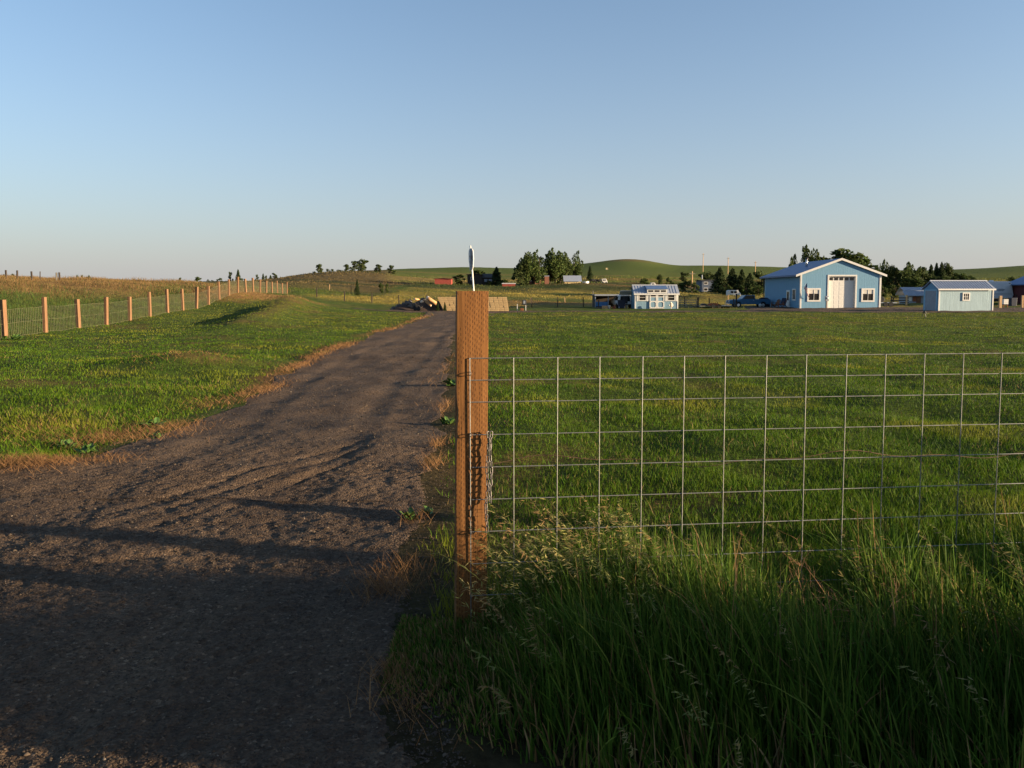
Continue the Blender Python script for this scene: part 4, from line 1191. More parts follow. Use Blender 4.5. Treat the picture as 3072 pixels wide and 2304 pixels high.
pd.location = (cx - .1, cy - .05, Hs(cx, cy) + .03); pd.rotation_euler = (0, 0, R(-50)); tag(pd, 'dark navy pad lying on the reddish garden chair', 'cushion')
gl = thing('covered_grill', 'dark covered grill shaped like an arch against the blue garage wall', 'grill', (GX - 1.3, GY + 9.2, Hs(GX - 1.3, GY + 9.2)), R(-50))
arch = [(-.66, 0, 0)] + [(-.66 * math.cos(a) * (1.0 + .06 * math.sin(3 * a)), 0, .62 + .55 * math.sin(a)) for a in np.linspace(0, math.pi, 12)] + [(.66, 0, 0), (.44, 0, 0), (.34, 0, .42), (0, 0, .55), (-.34, 0, .42), (-.44, 0, 0)]
MB().prism(arch, (0, .7, 0)).build('cover', 'navy', gl)
MB().box(-.42, .42, .15, .66, .02, .5).build('cart', 'black', gl)
for s in (-.3, .3): MB().lathe([(.09, -.03), (.09, .03)], 12, (s, .1, .09), 'Y').build('wheel', 'black', gl)
wb = MB().lathe([(.10, 0), (.19, .08), (.20, .22), (.12, .34), (.05, .38)], 12).build('feed_bag', 'white', smooth=True)
wb.location = (GX - 1.75, GY + 8.6, Hs(GX - 1.75, GY + 8.6)); tag(wb, 'small white sack on the ground before the covered grill', 'sack')

# ---- playhouse shed
SX, SY = xs(1904, 86, 927), 86.0
SW, SD = 4.83, 2.6
sz = base_z(SX, SY, SX + SW, SY + SD) + .04
ps = thing('playhouse_shed', 'small blue and white shed with shuttered windows, double doors and dormer', 'shed', (SX, SY, sz))
SE, SR = 1.74, 2.58
MB().box(0, SW, 0, .1, 0, SE).box(0, SW, SD - .1, SD, 0, SE).build('long_wall', 'play_siding', ps)
for x in (0, SW - .1):
    MB().prism([(x, .1, 0), (x, SD - .1, 0), (x, SD - .1, SE), (x, SD / 2, SR - .10), (x, .1, SE)], (.099, 0, 0)).build('gable_wall', 'play_siding', ps)
MB().box(.05, SW - .05, .12, SD - .12, -.25, .02).build('floor_skid', 'dark_wood', ps)
gable_roof(ps, -.12, SW + .12, -.14, SD + .14, SE - .06, SR + .06, .05, 'grey_roof', 'x', 'white_metal', .30)
MB().box(-.12, SW + .12, -.165, -.142, SE - .20, SE - .04).build('fascia', 'white', ps)
for x in (0.0, SW - .13):
    MB().box(x, x + .13, -.03, -.002, .02, SE - .2).build('corner_trim', 'white', ps)
dm = MB().box(1.36, 3.58, -.10, 1.0, SE + .02, SE + .42).build('dormer', 'white', ps)
MB().prism([(1.28, -.18, SE + .42), (1.28, -.18, SE + .47), (1.28, 1.25, SE + .86), (1.28, 1.25, SE + .80)], (2.38, 0, 0)).build('dormer_roof', 'blue_roof', dm)
for i in range(3):
    x = 1.47 + .70 * i
    MB().box(x, x + .56, -.106, -.05, SE + .12, SE + .32).build('pane', 'glass', dm)
dd = MB()
dl = MB().box(1.63, 3.27, -.055, -.002, .04, 1.69).build('double_door', 'play_siding', ps)
for k in range(2):
    a0, a1 = (1.63, 2.44) if k == 0 else (2.46, 3.27)
    fr_ = MB()
    t = .12
    fr_.box(a0, a0 + t, -.085, -.056, .04, 1.69).box(a1 - t, a1, -.085, -.056, .04, 1.69)
    for z0_, z1_ in ((.04, .16), (.76, .88), (1.28, 1.36), (1.56, 1.69)): fr_.box(a0 + t, a1 - t, -.084, -.056, z0_, z1_)
    for ax, sx_ in ((a0 + t, 1), (a1 - t, -1)):
        for az_, sz_ in ((.16, 1), (.76, -1)):
            fr_.prism([(ax, -.083, az_), (ax + sx_ * .12, -.083, az_), (ax, -.083, az_ + sz_ * .12)], (0, .026, 0))
    fr_.build('door_frame', 'white', dl)
    MB().box(a0 + t, a1 - t, -.064, -.056, 1.36, 1.56).build('pane', 'glass', dl)
    for z_ in (.14, .82, 1.5): MB().box((a0 if k == 0 else a1 - .10), (a0 + .10 if k == 0 else a1), -.092, -.0855, z_, z_ + .05).build('hinge', 'dark_metal', dl)
for wx in (.42, 3.60):
    w_ = window(ps, wx, wx + .88, .86, 1.72 - .05, 0, .09, 'h', curtain=False)
    for a0 in (wx - .24, wx + .90):
        s_ = MB().box(a0, a0 + .22, -.05, -.002, .84, 1.66).build('shutter', 'white', ps)
        for i in range(6): MB().box(a0 + .03, a0 + .19, -.062, -.051, .90 + .125 * i, .96 + .125 * i).build('louvre', 'white', s_)
yo = thing('yard_ornament', 'pale wooden yard ornament on a post in front of the small shed', 'ornament', (SX + 3.90, SY - .8, Hs(SX + 3.90, SY - .8)))
MB().box(-.05, .05, -.04, .04, -.2, .3).build('post', 'plank', yo)
MB().lathe([(.19, -.03), (.21, 0), (.19, .03)], 14, (0, 0, .42), 'Y').build('face', 'plank', yo, True)
MB().lathe([(.11, -.03), (.12, 0), (.11, .03)], 12, (-.05, 0, .66), 'Y').build('head', 'plank', yo, True)
MB().lathe([(.08, -.03), (.09, 0), (.08, .03)], 12, (-.24, 0, .40), 'Y').build('arm', 'white', yo, True)

# ---- open lean-to with a vehicle in it
LX, LY0 = xs(1786, 90, 925), 90.0
lz = base_z(LX, LY0, LX + 4, LY0 + 3)
lt = thing('lean_to_shelter', 'low open-fronted grey shelter left of the small blue shed', 'shelter', (LX, LY0, lz))
LW = 3.9
for x in (0, 1.49, 2.9, LW):
    MB().box(x - .05, x + .05, 0, .1, -.2, 1.58).build('post', 'grey', lt)
MB().box(-.12, LW + .2, -.2, 3.0, 1.58, 1.66).build('roof', 'grey', lt)
MB().box(-.12, LW + .2, -.23, -.2, 1.50, 1.68).build('fascia', 'grey', lt)
MB().box(-.05, LW, 2.85, 2.9, -.2, 1.58).build('back_wall', 'dark_wood', lt)
MB().box(-.06, -.02, .1, 2.85, -.2, 1.58).build('end_wall', 'dark_wood', lt)
MB().box(.06, 1.43, .12, .16, .28, .80).build('side_panel', 'tarp_blue', lt)
# estate car with raised tailgate, tail towards us
vx, vy = xs(1872, 89.4, 925), 88.6
ve = thing('estate_car', 'white hatchback vehicle with raised tailgate parked by the shelter', 'car', (vx, vy, Hs(vx, vy)), R(6))
prof = [(-.80, .42), (-.84, .75), (-.80, .92), (-.66, 1.42), (-.5, 1.50), (.5, 1.50), (.66, 1.42), (.80, .92), (.84, .75), (.80, .42)]
body = MB(); 
def ring(y, k, dz): return [(x * k, y, z + dz * (1 if z > .95 else 0)) for x, z in prof]
secs = [ring(0, 1, 0), ring(1.9, 1, .03), ring(2.6, .97, -.10), ring(2.9, .95, -.5), ring(3.9, .9, -.55)]
nb = len(prof)
for s_ in secs: body.v += s_
for i in range(len(secs) - 1):
    for k in range(nb):
        k2 = (k + 1) % nb; body.f.append((i*nb + k, i*nb + k2, (i+1)*nb + k2, (i+1)*nb + k))
body.f.append(tuple(range(nb - 1, -1, -1))); body.f.append(tuple(range((len(secs)-1)*nb, len(secs)*nb)))
body.build('body', 'white_metal', ve)
MB().prism([(-.60, -.012, .80), (.60, -.012, .80), (.52, -.012, 1.40), (-.52, -.012, 1.40)], (0, .01, 0)).build('rear_opening', 'black', ve)
MB().prism([(-.30, -.02, .55), (.30, -.02, .55), (.28, -.02, 1.30), (-.28, -.02, 1.30)], (0, .008, 0)).build('cargo', 'dark_metal', ve)
tg = MB().prism([(-.70, .1, 1.52), (.70, .1, 1.52), (.74, -.75, 1.98), (-.74, -.75, 1.98)], (0, .03, .05)).build('tailgate', 'white', ve)
for s in (-1, 1):
    MB().prism([(s * .845, .3, .95), (s * .845, 1.5, .95), (s * .70, 1.35, 1.38), (s * .70, .35, 1.38)], (s * .01, 0, 0)).build('side_window', 'glass', ve)
    for y in (.7, 3.1): MB().lathe([(.31, -.10), (.31, .10)], 14, (s * .72, y, .31), 'X').build('wheel', 'black', ve)
    MB().box(s * .72 - .07, s * .72 + .07, -.02, .0, .68, .88).build('tail_light', 'red', ve)
MB().box(-.82, .82, -.08, .02, .36, .50).build('bumper', 'dark_metal', ve)
# clutter in front of the shelter
def put(o, x, y, label, cat, group=None):
    o.location = (x, y, Hs(x, y)); return tag(o, label, cat, group)
bx_ = LX
put(MB().lathe([(.13, 0), (.15, .36), (.16, .38)], 12).build('bucket', 'white', smooth=True), bx_ + 1.25, 87.2, 'tall white bucket in front of the shelter', 'bucket')
put(MB().lathe([(.13, 0), (.14, .30)], 12).build('bucket', 'red'), bx_ + 1.80, 87.2, 'faded red bucket right of the white one', 'bucket')
cr = thing('wooden_crate', 'brown wooden crate beside the white bucket', 'crate', (bx_ + .75, 87.2, Hs(bx_ + .75, 87.2)))
for i in range(3):
    MB().box(-.3, .3, -.2, -.17, .02 + .12 * i, .12 + .12 * i).build('slat', 'tan_wood', cr); MB().box(-.3, .3, .17, .2, .02 + .12 * i, .12 + .12 * i).build('slat', 'tan_wood', cr)
for s in (-1, 1): MB().box(s * .29 - .015, s * .29 + .015, -.17, .17, 0, .38).build('end', 'tan_wood', cr)
pl = thing('pallet', 'low weathered pallet with scraps left of the crate', 'pallet', (bx_ + .25, 87.3, Hs(bx_ + .25, 87.3)))
for i in range(5): MB().box(-.45, .45, -.3 + .13 * i, -.2 + .13 * i, .10, .13).build('board', 'grey_wood', pl)
for i in range(3): MB().box(-.45 + .42 * i, -.39 + .42 * i, -.3, .32, 0, .10).build('bearer', 'dark_wood', pl)
cb = thing('wheeled_bin', 'black wheeled bin beside the white hatchback', 'bin', (bx_ + 2.65, 87.4, Hs(bx_ + 2.65, 87.4)))
MB().prism([(-.33, -.3, .05), (.33, -.3, .05), (.40, -.36, .88), (-.40, -.36, .88)], (0, .62, 0)).build('body', 'navy', cb)
MB().box(-.43, .43, -.40, .32, .88, .95).build('lid', 'navy', cb)
for s in (-.3, .3): MB().lathe([(.11, -.03), (.11, .03)], 12, (s, -.38, .11), 'X').build('wheel', 'grey', cb)
put(MB().box(-.07, .07, -.07, .07, -.2, .42).build('short_post', 'grey_wood', bevel=.01), bx_ + 3.25, 87.3, 'short pale grey post stub right of the black bin', 'post')
put(MB().box(-.06, .06, -.06, .06, -.2, .95).build('corner_stake', 'dark_wood', bevel=.01), bx_ + .18, 88.3, 'dark stake at the left end of the shelter', 'post')

# ---- farm gate right of the small shed
GTX, GTY = xs(2038, 92, 925), 92.0
fgz = Hs(GTX + 1, GTY)
gt = thing('farm_gate', 'weathered wooden field gate with diagonal brace right of the small shed', 'gate', (GTX, GTY, fgz))
for x, nm in ((.02, 'stile'), (.75, 'stile'), (1.98, 'stile')): MB().box(x, x + .08, 0, .05, .05, 1.05).build(nm, 'grey_wood', gt)
for z in (.12, .40, .68, .94): MB().box(.0, 2.06, .052, .08, z, z + .09).build('rail', 'grey_wood', gt)
MB().prism([(.83, -.025, .98), (.95, -.025, .98), (1.98, -.025, .12), (1.86, -.025, .12)], (0, .024, 0)).build('brace', 'tan_wood', gt)
put(MB().box(-.09, .09, -.09, .09, -.3, 1.2).build('gate_stanchion', 'dark_wood', bevel=.01), GTX + 2.2, GTY, 'dark post at the right end of the field gate', 'post')
put(MB().box(-.08, .08, -.08, .08, -.3, 1.7).build('yard_post', 'dark_wood', bevel=.01), xs(2209, 95, 900), 95.0, 'dark upright post standing before the blue pickup', 'post')
put(MB().box(-.05, .05, -.05, .05, -.3, 1.4).build('thin_post', 'tan_wood', bevel=.01), xs(2184, 104, 900), 104.0, 'thin tan post left of the blue pickup', 'post')

# ---- low trailer with scrap, plank
ft = thing('utility_trailer', 'long low flat trailer in the grass left of the pickup', 'trailer', (xs(2100, 90, 925), 90.0, Hs(xs(2140, 90, 925), 90)))
MB().box(0, 3.8, 0, 1.6, .20, .27).build('deck', 'grey_wood', ft)
MB().box(-.9, 0, .75, .85, .18, .26).build('drawbar', 'dark_metal', ft)
for x in (1.5, 2.2): MB().lathe([(.22, -.08), (.22, .08)], 14, (x, -.1, .22), 'Y').build('wheel', 'black', ft)
sc = thing('scrap_implement', 'rusty red machine part lying on the low flat trailer', 'machinery', (xs(2145, 90, 925), 90.3, Hs(xs(2140, 90, 925), 90) + .27))
MB().prism([(-.8, 0, 0), (.75, 0, 0), (.55, 0, .22), (.15, 0, .30), (-.4, 0, .28), (-.7, 0, .16)], (0, .7, 0)).build('housing', 'rust', sc)
for i in range(4): MB().tube([(-.4 + .25 * i, .1, .25), (-.3 + .25 * i, .3, .36 + .03 * (i % 2)), (-.2 + .25 * i, .5, .25)], .03, 6).build('tine', 'rust', sc)
sc2 = MB().prism([(-.5, 0, 0), (.2, 0, 0), (.25, 0, .12), (.0, 0, .26), (-.35, 0, .24)], (0, .6, 0)).build('engine_block', 'dark_metal', bevel=.02)
sc2.location = (xs(2118, 90, 925), 90.4, Hs(xs(2140, 90, 925), 90) + .27); tag(sc2, 'dark metal block at the left end of the flat trailer', 'machinery')
pk = MB().box(0, 1.0, 0, .25, 0, .06).build('plank_stack', 'plank', bevel=.005); pk.location = (xs(2167, 90, 925), 90.2, Hs(xs(2140, 90, 925), 90) + .27); tag(pk, 'pale plank at the right end of the flat trailer', 'plank')

# ---- blue pickup, nose to the left
tx, ty = xs(2186, 97, 921), 96.6
tr_ = thing('pickup_truck', 'blue pickup truck parked in the shade left of the garage', 'pickup', (tx, ty, Hs(tx + 2.5, ty)))
side = [(0.05, .50), (0, .78), (.10, .98), (1.30, 1.08), (1.52, 1.12), (1.98, 1.60), (3.12, 1.62), (3.22, 1.10), (5.10, 1.08), (5.12, .50), (4.55, .48), (4.45, .72), (4.2, .82), (3.95, .72), (3.85, .46), (1.45, .44), (1.35, .72), (1.1, .82), (.85, .72), (.75, .46)]
MB().prism([(x, 0, z) for x, z in side], (0, 1.75, 0)).build('body', 'truck_blue', tr_, bevel=.02)
MB().prism([(1.74, -.012, 1.14), (2.04, -.012, 1.54), (2.98, -.012, 1.55), (3.06, -.012, 1.14)], (0, .011, 0)).build('side_window', 'glass', tr_)
MB().prism([(1.58, .12, 1.17), (1.58, 1.63, 1.17), (1.97, 1.60, 1.57), (1.97, .15, 1.57)], (-.012, 0, .012)).build('windscreen', 'glass', tr_)
for x in (1.1, 4.2):
    for y in (.12, 1.62):
        w_ = MB().lathe([(.36, -.12), (.36, .10)], 18, (x, y, .36), 'Y').build('wheel', 'black', tr_)
        MB().lathe([(.17, -.135), (.19, -.122)], 12, (x, y, .36), 'Y').build('rim', 'steel_flue', w_)
MB().box(-.10, .03, .05, 1.70, .46, .62).build('bumper', 'steel_flue', tr_)
for y in (.2, 1.4): MB().box(-.03, .02, y, y + .2, .74, .90).build('headlight', 'white_metal', tr_)
MB().box(.02, .06, .45, 1.35, .66, .92).build('grille', 'dark_metal', tr_)
MB().box(2.94, 3.04, -.03, 0, .95, .99).build('door_handle', 'steel_flue', tr_)

# ---- pale blue shed on the right
RX, RY = xs(2814, 70, 934), 70.0
RL, RD = 5.05, 2.45
rz_ = base_z(RX, RY, RX + RL, RY + RD) + .02
rs_ = thing('storage_shed', 'long pale blue shed with grey metal roof and one small window', 'shed', (RX, RY, rz_), R(1.5))
RE, RRG = 2.06, 2.72
MB().box(0, RL, 0, .1, 0, RE).box(0, RL, RD - .1, RD, 0, RE).build('long_wall', 'shed_siding', rs_)
for x in (0, RL - .1):
    MB().prism([(x, .1, 0), (x, RD - .1, 0), (x, RD - .1, RE), (x, RD / 2, RRG - .12), (x, .1, RE)], (.099, 0, 0)).build('gable_wall', 'garage_siding' if x == 0 else 'shed_siding', rs_)  # left end's shade put into its colour: darker siding than the other walls
MB().box(.05, RL - .05, .12, RD - .12, -.3, .02).build('floor_skid', 'dark_wood', rs_)
gable_roof(rs_, -.14, RL + .10, -.16, RD + .16, RE - .05, RRG + .05, .05, 'grey_roof', 'x', 'white_metal', .23)
MB().box(-.14, RL + .10, -.19, -.162, RE - .17, RE - .03).build('fascia', 'white', rs_)
for x in (0.0, RL - .11): MB().box(x, x + .11, -.03, -.002, .0, RE - .1).build('corner_trim', 'white', rs_)
rd = MB().box(-.03, -.002, .30, RD - .35, .02, 1.86).build('roll_up_door', 'grey', rs_)
for i in range(11): MB().box(-.042, -.031, .32, RD - .37, .06 + .163 * i, .185 + .163 * i).build('slat', 'grey', rd)
MB().box(-.05, -.003, .20, .30, .02, 1.96).box(-.05, -.003, RD - .35, RD - .25, .02, 1.96).box(-.05, -.003, .30, RD - .35, 1.86, 1.96).build('door_trim', 'blue_siding', rs_)
window(rs_, 2.18, 2.86, .94, 1.68, 0, .10, 'vh', nv=2, nh=1)

# ---- small metal roofed shed behind
BX, BY = xs(2712, 105, 905), 105.0
bz = base_z(BX, BY, BX + 3.4, BY + 2.4)
bs = thing('old_shed', 'small dark grey shed with two-pitch metal roof behind the storage shed', 'shed', (BX, BY, bz))
MB().box(.5, 3.3, .2, 2.4, -.2, 1.30).build('wall', 'grey', bs)
MB().box(.62, 1.12, .14, .198, .52, 1.12).build('window', 'white', bs)
MB().box(1.75, 2.35, .14, .198, -.1, 1.10).build('door', 'brown', bs)
MB().box(1.25, 1.72, .15, .198, .45, 1.15).build('board_panel', 'rust', bs)
for x in (.12, 2.85): MB().box(x, x + .16, -.25, -.09, -.3, 1.3).build('porch_post', 'tan_wood', bs)
rf = MB().prism([(-.1, -.45, 1.22), (-.1, -.45, 1.27), (-.1, .35, 1.92), (-.1, .35, 1.87)], (3.6, 0, 0)).prism([(.05, .30, 1.90), (.05, .30, 1.96), (.05, 1.3, 2.40), (.05, 1.3, 2.34)], (3.4, 0, 0)).prism([(.05, 2.6, 1.3), (.05, 2.6, 1.36), (.05, 1.302, 2.40), (.05, 1.302, 2.34)], (3.4, 0, 0)).build('roof', 'grey_roof', bs)
g = MB()
for i in range(17):
    x = .02 + .2 * i
    g.prism([(x, -.46, 1.275), (x + .05, -.46, 1.275), (x + .025, -.46, 1.31)], (0, .80, .65)); g.prism([(x + .1, .30, 1.965), (x + .15, .30, 1.965), (x + .125, .30, 2.0)], (0, 1.0, .44))
q = g.build('roof_ribs', 'grey_roof', rf); q['kind'] = 'stuff'
# rails beside it
rf_ = thing('rail_fence', 'black rail fence section between the garage and old shed', 'fence', (xs(2670, 98, 900), 98.0, Hs(xs(2690, 98, 900), 98)))
for x in (.1, .35): MB().box(x, x + .12, -.06, .06, -.3, 1.35 if x < .2 else 1.2).build('post', 'dark_wood', rf_)
MB().box(2.0, 2.18, -.09, .09, -.3, 1.5).build('post', 'tan_wood', rf_)
for z in (.15, .45, .75, 1.05): MB().box(.2, 2.4, .062, .10, z, z + .13).build('rail', 'dark_wood', rf_)
# flatbed by the garage's right corner
fb = thing('flatbed_trailer', 'flatbed trailer with spare tyre at the right corner of the garage', 'trailer', (xs(2632, 91, 915), 90.8, Hs(xs(2660, 91, 915), 91)))
MB().box(0, 2.2, 0, 1.5, .42, .52).build('deck', 'grey', fb)
MB().box(.1, 2.0, .1, 1.4, .30, .419).build('chassis', 'dark_metal', fb)
for x in (.9, 1.5): MB().lathe([(.28, -.09), (.28, .09)], 14, (x, .05, .28), 'Y').build('wheel', 'black', fb)
MB().prism([(2.2, .6, .44), (2.2, .9, .44), (2.9, .75, .44)], (0, 0, .06)).build('tongue', 'dark_metal', fb)
sp_ = MB().lathe([(.20, -.09), (.32, -.10), (.34, 0), (.32, .10), (.20, .09)], 16, (0, 0, .34), 'Y').build('spare_tyre', 'black', smooth=True)
sp_.location = (xs(2652, 91, 905), 91.6, fb.location.z + .52); tag(sp_, 'black tyre standing on the flatbed trailer', 'tyre')
# sprinkler stand on the lawn
sx_, sy_ = xs(2773, 52, 950), 52.0
sk = thing('sprinkler_stand', 'small dark tripod sprinkler standing on the lawn before the storage shed', 'sprinkler', (sx_, sy_, Hs(sx_, sy_)))
for a in (0.4, 2.5, 4.6): MB().tube([(.16 * math.cos(a), .16 * math.sin(a), -.02), (.03 * math.cos(a), .03 * math.sin(a), .30)], .018, 6).build('leg', 'dark_metal', sk)
MB().lathe([(.05, .28), (.09, .32), (.09, .37), (.04, .42)], 10).build('head', 'dark_metal', sk, True)
MB().tube([(0, 0, .36), (-.12, 0, .33), (-.14, 0, .24)], .016, 6).build('arm', 'dark_metal', sk)
MB().tube([(0, 0, .36), (.12, 0, .33), (.15, 0, .22)], .016, 6).build('arm', 'dark_metal', sk)

# ---- travel trailer, red barn and bits at the right edge
TX, TY = xs(2960, 100, 900), 100.0
tz = Hs(TX + 2, TY)
tt_ = thing('travel_trailer', 'pale grey travel trailer with dark oval badge behind the storage shed', 'caravan', (TX, TY, tz))
tp = [(-2.2, .50), (-2.2, 2.55), (-2.0, 2.72), (2.95, 2.72), (3.12, 2.62), (3.45, .95), (3.28, .55)]
MB().prism([(x, 0, z) for x, z in tp], (0, 2.3, 0)).build('body', 'trailer', tt_, bevel=.05)
MB().prism([(1.18, -.012, 1.62), (1.5, -.012, 1.76), (1.95, -.012, 1.79), (2.35, -.012, 1.68), (2.05, -.012, 1.48), (1.45, -.012, 1.46)], (0, .011, 0)).build('badge', 'grey', tt_)
MB().box(-2.2, 3.18, -.011, -.001, 1.16, 1.20).build('stripe', 'grey', tt_); MB().box(-2.2, 3.24, -.011, -.001, 1.03, 1.06).build('stripe', 'grey', tt_)
MB().box(-2.1, 3.1, .06, 2.2, .12, .499).build('skirt', 'dark_metal', tt_)
MB().lathe([(.30, 2.72), (.30, 2.80), (.20, 2.88)], 12, (1.15, 1.1, 0)).build('roof_vent', 'white_metal', tt_)
MB().box(2.75, 3.0, -.02, 0, 2.44, 2.52).build('marker_light', 'dark_metal', tt_)
for x in (-.4, .5): MB().lathe([(.34, -.08), (.34, .08)], 14, (x, .05, .34), 'Y').build('wheel', 'black', tt_)
RBX, RBY = xs(3029, 101, 900), 92.0
rbz = base_z(RBX, RBY, RBX + 9, RBY + 9)
rb = thing('red_barn', 'dark maroon barn with blue metal roof at the right edge', 'barn', (RBX, RBY, rbz))
MB().box(0, 9, 0, 9, -.2, 2.75).build('wall', 'maroon', rb)
for yb in (0, 8.9): MB().prism([(0, yb, 2.75), (9, yb, 2.75), (4.5, yb, 4.6)], (0, .1, 0)).build('gable', 'maroon', rb)
gable_roof(rb, -.6, 9.6, -.4, 9.5, 2.62, 4.75, .12, 'blue_roof', 'y')
MB().box(-.03, -.002, 3.2, 4.2, .9, 1.6).build('window', 'white', rb)
for pxp, lab in ((3000, 'tan fence post in front of the travel trailer'), (3066, 'tan fence post in front of the maroon barn')):
    x = xs(pxp, 80, 925)
    put(MB().box(-.13 if pxp == 3000 else -.09, .13 if pxp == 3000 else .09, -.09, .09, -.3, 1.28).build('fence_post', 'tan_wood', bevel=.012), x, 80.0, lab, 'post')
wbx = thing('white_hive', 'white ribbed box on legs beside the tan post at right', 'box', (xs(3014.5, 82, 915), 82, Hs(xs(3014.5, 82, 915), 82)))
for i in range(3): MB().box(-.24, .24, -.2, .25, .36 + .18 * i, .53 + .18 * i).build('tier', 'white', wbx)
for s in (-.2, .2): MB().box(s - .03, s + .03, -.15, -.09, -.1, .36).build('leg', 'rust', wbx)
nb_ = put(MB().prism([(-.3, 0, 0), (.3, 0, 0), (.34, 0, .95), (-.34, 0, .95)], (0, .6, 0)).build('rubbish_bin', 'navy', bevel=.03), xs(3043, 88, 905), 88.0, 'dark blue bin against the maroon barn', 'bin')

# ---- tan block wall, boulder pile and shrubs at the head of the drive
WX0, WY = xs(1331, 67, 936), 67.0
wz = Hs(WX0 + 2.5, WY)
bwall = thing('block_wall', 'long tan retaining wall of stacked blocks behind the gate post', 'wall', (WX0, WY, wz))
WLn = xs(1527, 67, 936) - WX0
nrow = 8; bh = 1.22 / nrow; bl = .38
MB().prism([(0.1, .25, 0), (WLn - .1, .25, 0), (WLn - .3, .55, 1.20), (-.1, .55, 1.20)], (0, .9, 0)).build('fill', 'soil', bwall)
bmesh_ = [MB().box(.008, bl - .008, 0, .25, .006, bh - .006).mesh('block') for _ in range(1)]
for m__ in bmesh_:
    pass
for j in range(nrow):
    xa, xb = -.62 * j / nrow, WLn - .20 * j / nrow
    n = int((xb - xa) / bl); st_ = (xb - xa) / n
    for i in range(n):
        o = link('block', bmesh_[0], 'tan_block', bwall)
        o.location = (xa + st_ * i + (.0 if j % 2 == 0 else 0), .30 * j / nrow + random.uniform(-.012, .012), bh * j)
        o.scale = (st_ / bl, 1, 1); o.rotation_euler = (0, 0, R(random.uniform(-1.5, 1.5)))
PX0, PX1 = xs(1166, 68, 925), xs(1322, 67, 930)
def mound(name, x0, x1, y, h, d, mat, label, cat):
    n, k = 40, 14; V = []; Fq = []
    for i in range(n + 1):
        for j in range(k + 1):
            t = i / n; u = j / k
            x = x0 + (x1 - x0) * t; yy = y + d * (u - .5)
            e = (math.sin(math.pi * u) ** .7) * np.interp(t, [0, .2, .5, .8, .92, 1], [0, .55, .85, 1.0, .8, 0])
            V.append((x, yy, Hs(x, yy) - .03 + h * e * (1 + .35 * float(fbm(np.array([x * 2.2]), np.array([yy * 2.2]), 3, 7)[0]))))
    for i in range(n):
        for j in range(k): Fq.append((i*(k+1) + j, (i+1)*(k+1) + j, (i+1)*(k+1) + j+1, i*(k+1) + j+1))
    m = MB(); m.v = V; m.f = Fq
    return tag(m.build(name, mat, smooth=False), label, cat)
mound('dirt_mound', PX0, PX1 + .1, 68.6, .98, 2.6, 'soil', 'heap of dark soil left of the tan block wall', 'soil heap')
def rock_mesh(seed):
    import bmesh
    bm = bmesh.new(); bmesh.ops.create_icosphere(bm, subdivisions=2, radius=1)
    r_ = random.Random(seed); off = r_.uniform(0, 50)
    for v in bm.verts:
        from mathutils import noise as mn
        v.co *= 1 + .45 * mn.noise(v.co * 1.3 + Vector((off, 0, 0)))
        v.co.z *= .75
    me = bpy.data.meshes.new('boulder'); bm.to_mesh(me); bm.free(); return me
rocks = [rock_mesh(i) for i in range(5)]
rock_rng = random.Random(5)
for i in range(26):
    t = rock_rng.random(); x = PX0 + .3 + (PX1 - PX0 - .4) * t; y = 67.35 + rock_rng.uniform(0, 1.6)
    hgt = np.interp(t, [0, .2, .5, .8, .92, 1], [0, .55, .85, 1.0, .8, 0]) * .98 * math.sin(math.pi * min(.98, max(.02, (y - 67.3) / 2.6))) ** .7
    o = link('boulder', rocks[i % 5], 'rock')
    s = rock_rng.uniform(.12, .27); o.scale = (s, s, s); o.rotation_euler = (rock_rng.uniform(0, 6), rock_rng.uniform(0, 6), rock_rng.uniform(0, 6))
    o.location = (x, y, Hs(x, y) + hgt + .02)
    tag(o, 'dark rough boulder half sunk in the soil heap', 'boulder', 'boulders on the soil heap')
def log(px, py, Y, L, r, rot, tilt, label, mat='log'):
    p = at(px, py, Y)
    o = thing('log', label, 'log', p, R(rot)); o.rotation_euler = (0, R(tilt), R(rot))
    MB().tube([(-L/2, 0, 0), (-L*.2, 0, .02), (L*.2, 0, -.01), (L/2, 0, 0)], [r, r*1.04, r*.98, r*.92], 10).build('trunk_piece', mat, o, True)
    for s in (-1, 1): MB().lathe([(r*.93, -.004), (r*.5, .004)], 10, (s * (L/2 + .003), 0, 0), 'X').build('cut_face', 'plank', o)
log(1296, 903, 67.0, .95, .17, 15, 30, 'large orange split log leaning against the soil heap')
log(1285, 910, 67.2, .7, .12, -20, 35, 'shorter orange log below the large leaning one')
log(1250, 898, 67.6, .6, .09, 60, 5, 'pale log lying on the crest of the soil heap')
log(1265, 905, 67.3, .4, .10, 80, 0, 'short log butt set end-on in the soil heap', 'plank')
ty_ = thing('discarded_ring', 'old tyre leaning on the front of the soil heap', 'tyre')
MB().lathe([(.16, -.09), (.28, -.11), (.33, 0), (.28, .11), (.16, .09)], 18, (0, 0, 0), 'Y').build('tread', 'black', ty_, smooth=True)
p = at(1251, 923, 66.9); ty_.location = (p.x, p.y, Hs(p.x, p.y) + .26); ty_.rotation_euler = (R(-18), 0, R(10))
wbl = MB().lathe([(.02, -.13), (.10, -.09), (.14, 0), (.10, .09), (.02, .13)], 12).build('white_ball', 'white', smooth=True); wbl.location = at(1284, 893, 68.3); tag(wbl, 'small white ball on top of the soil heap', 'ball')
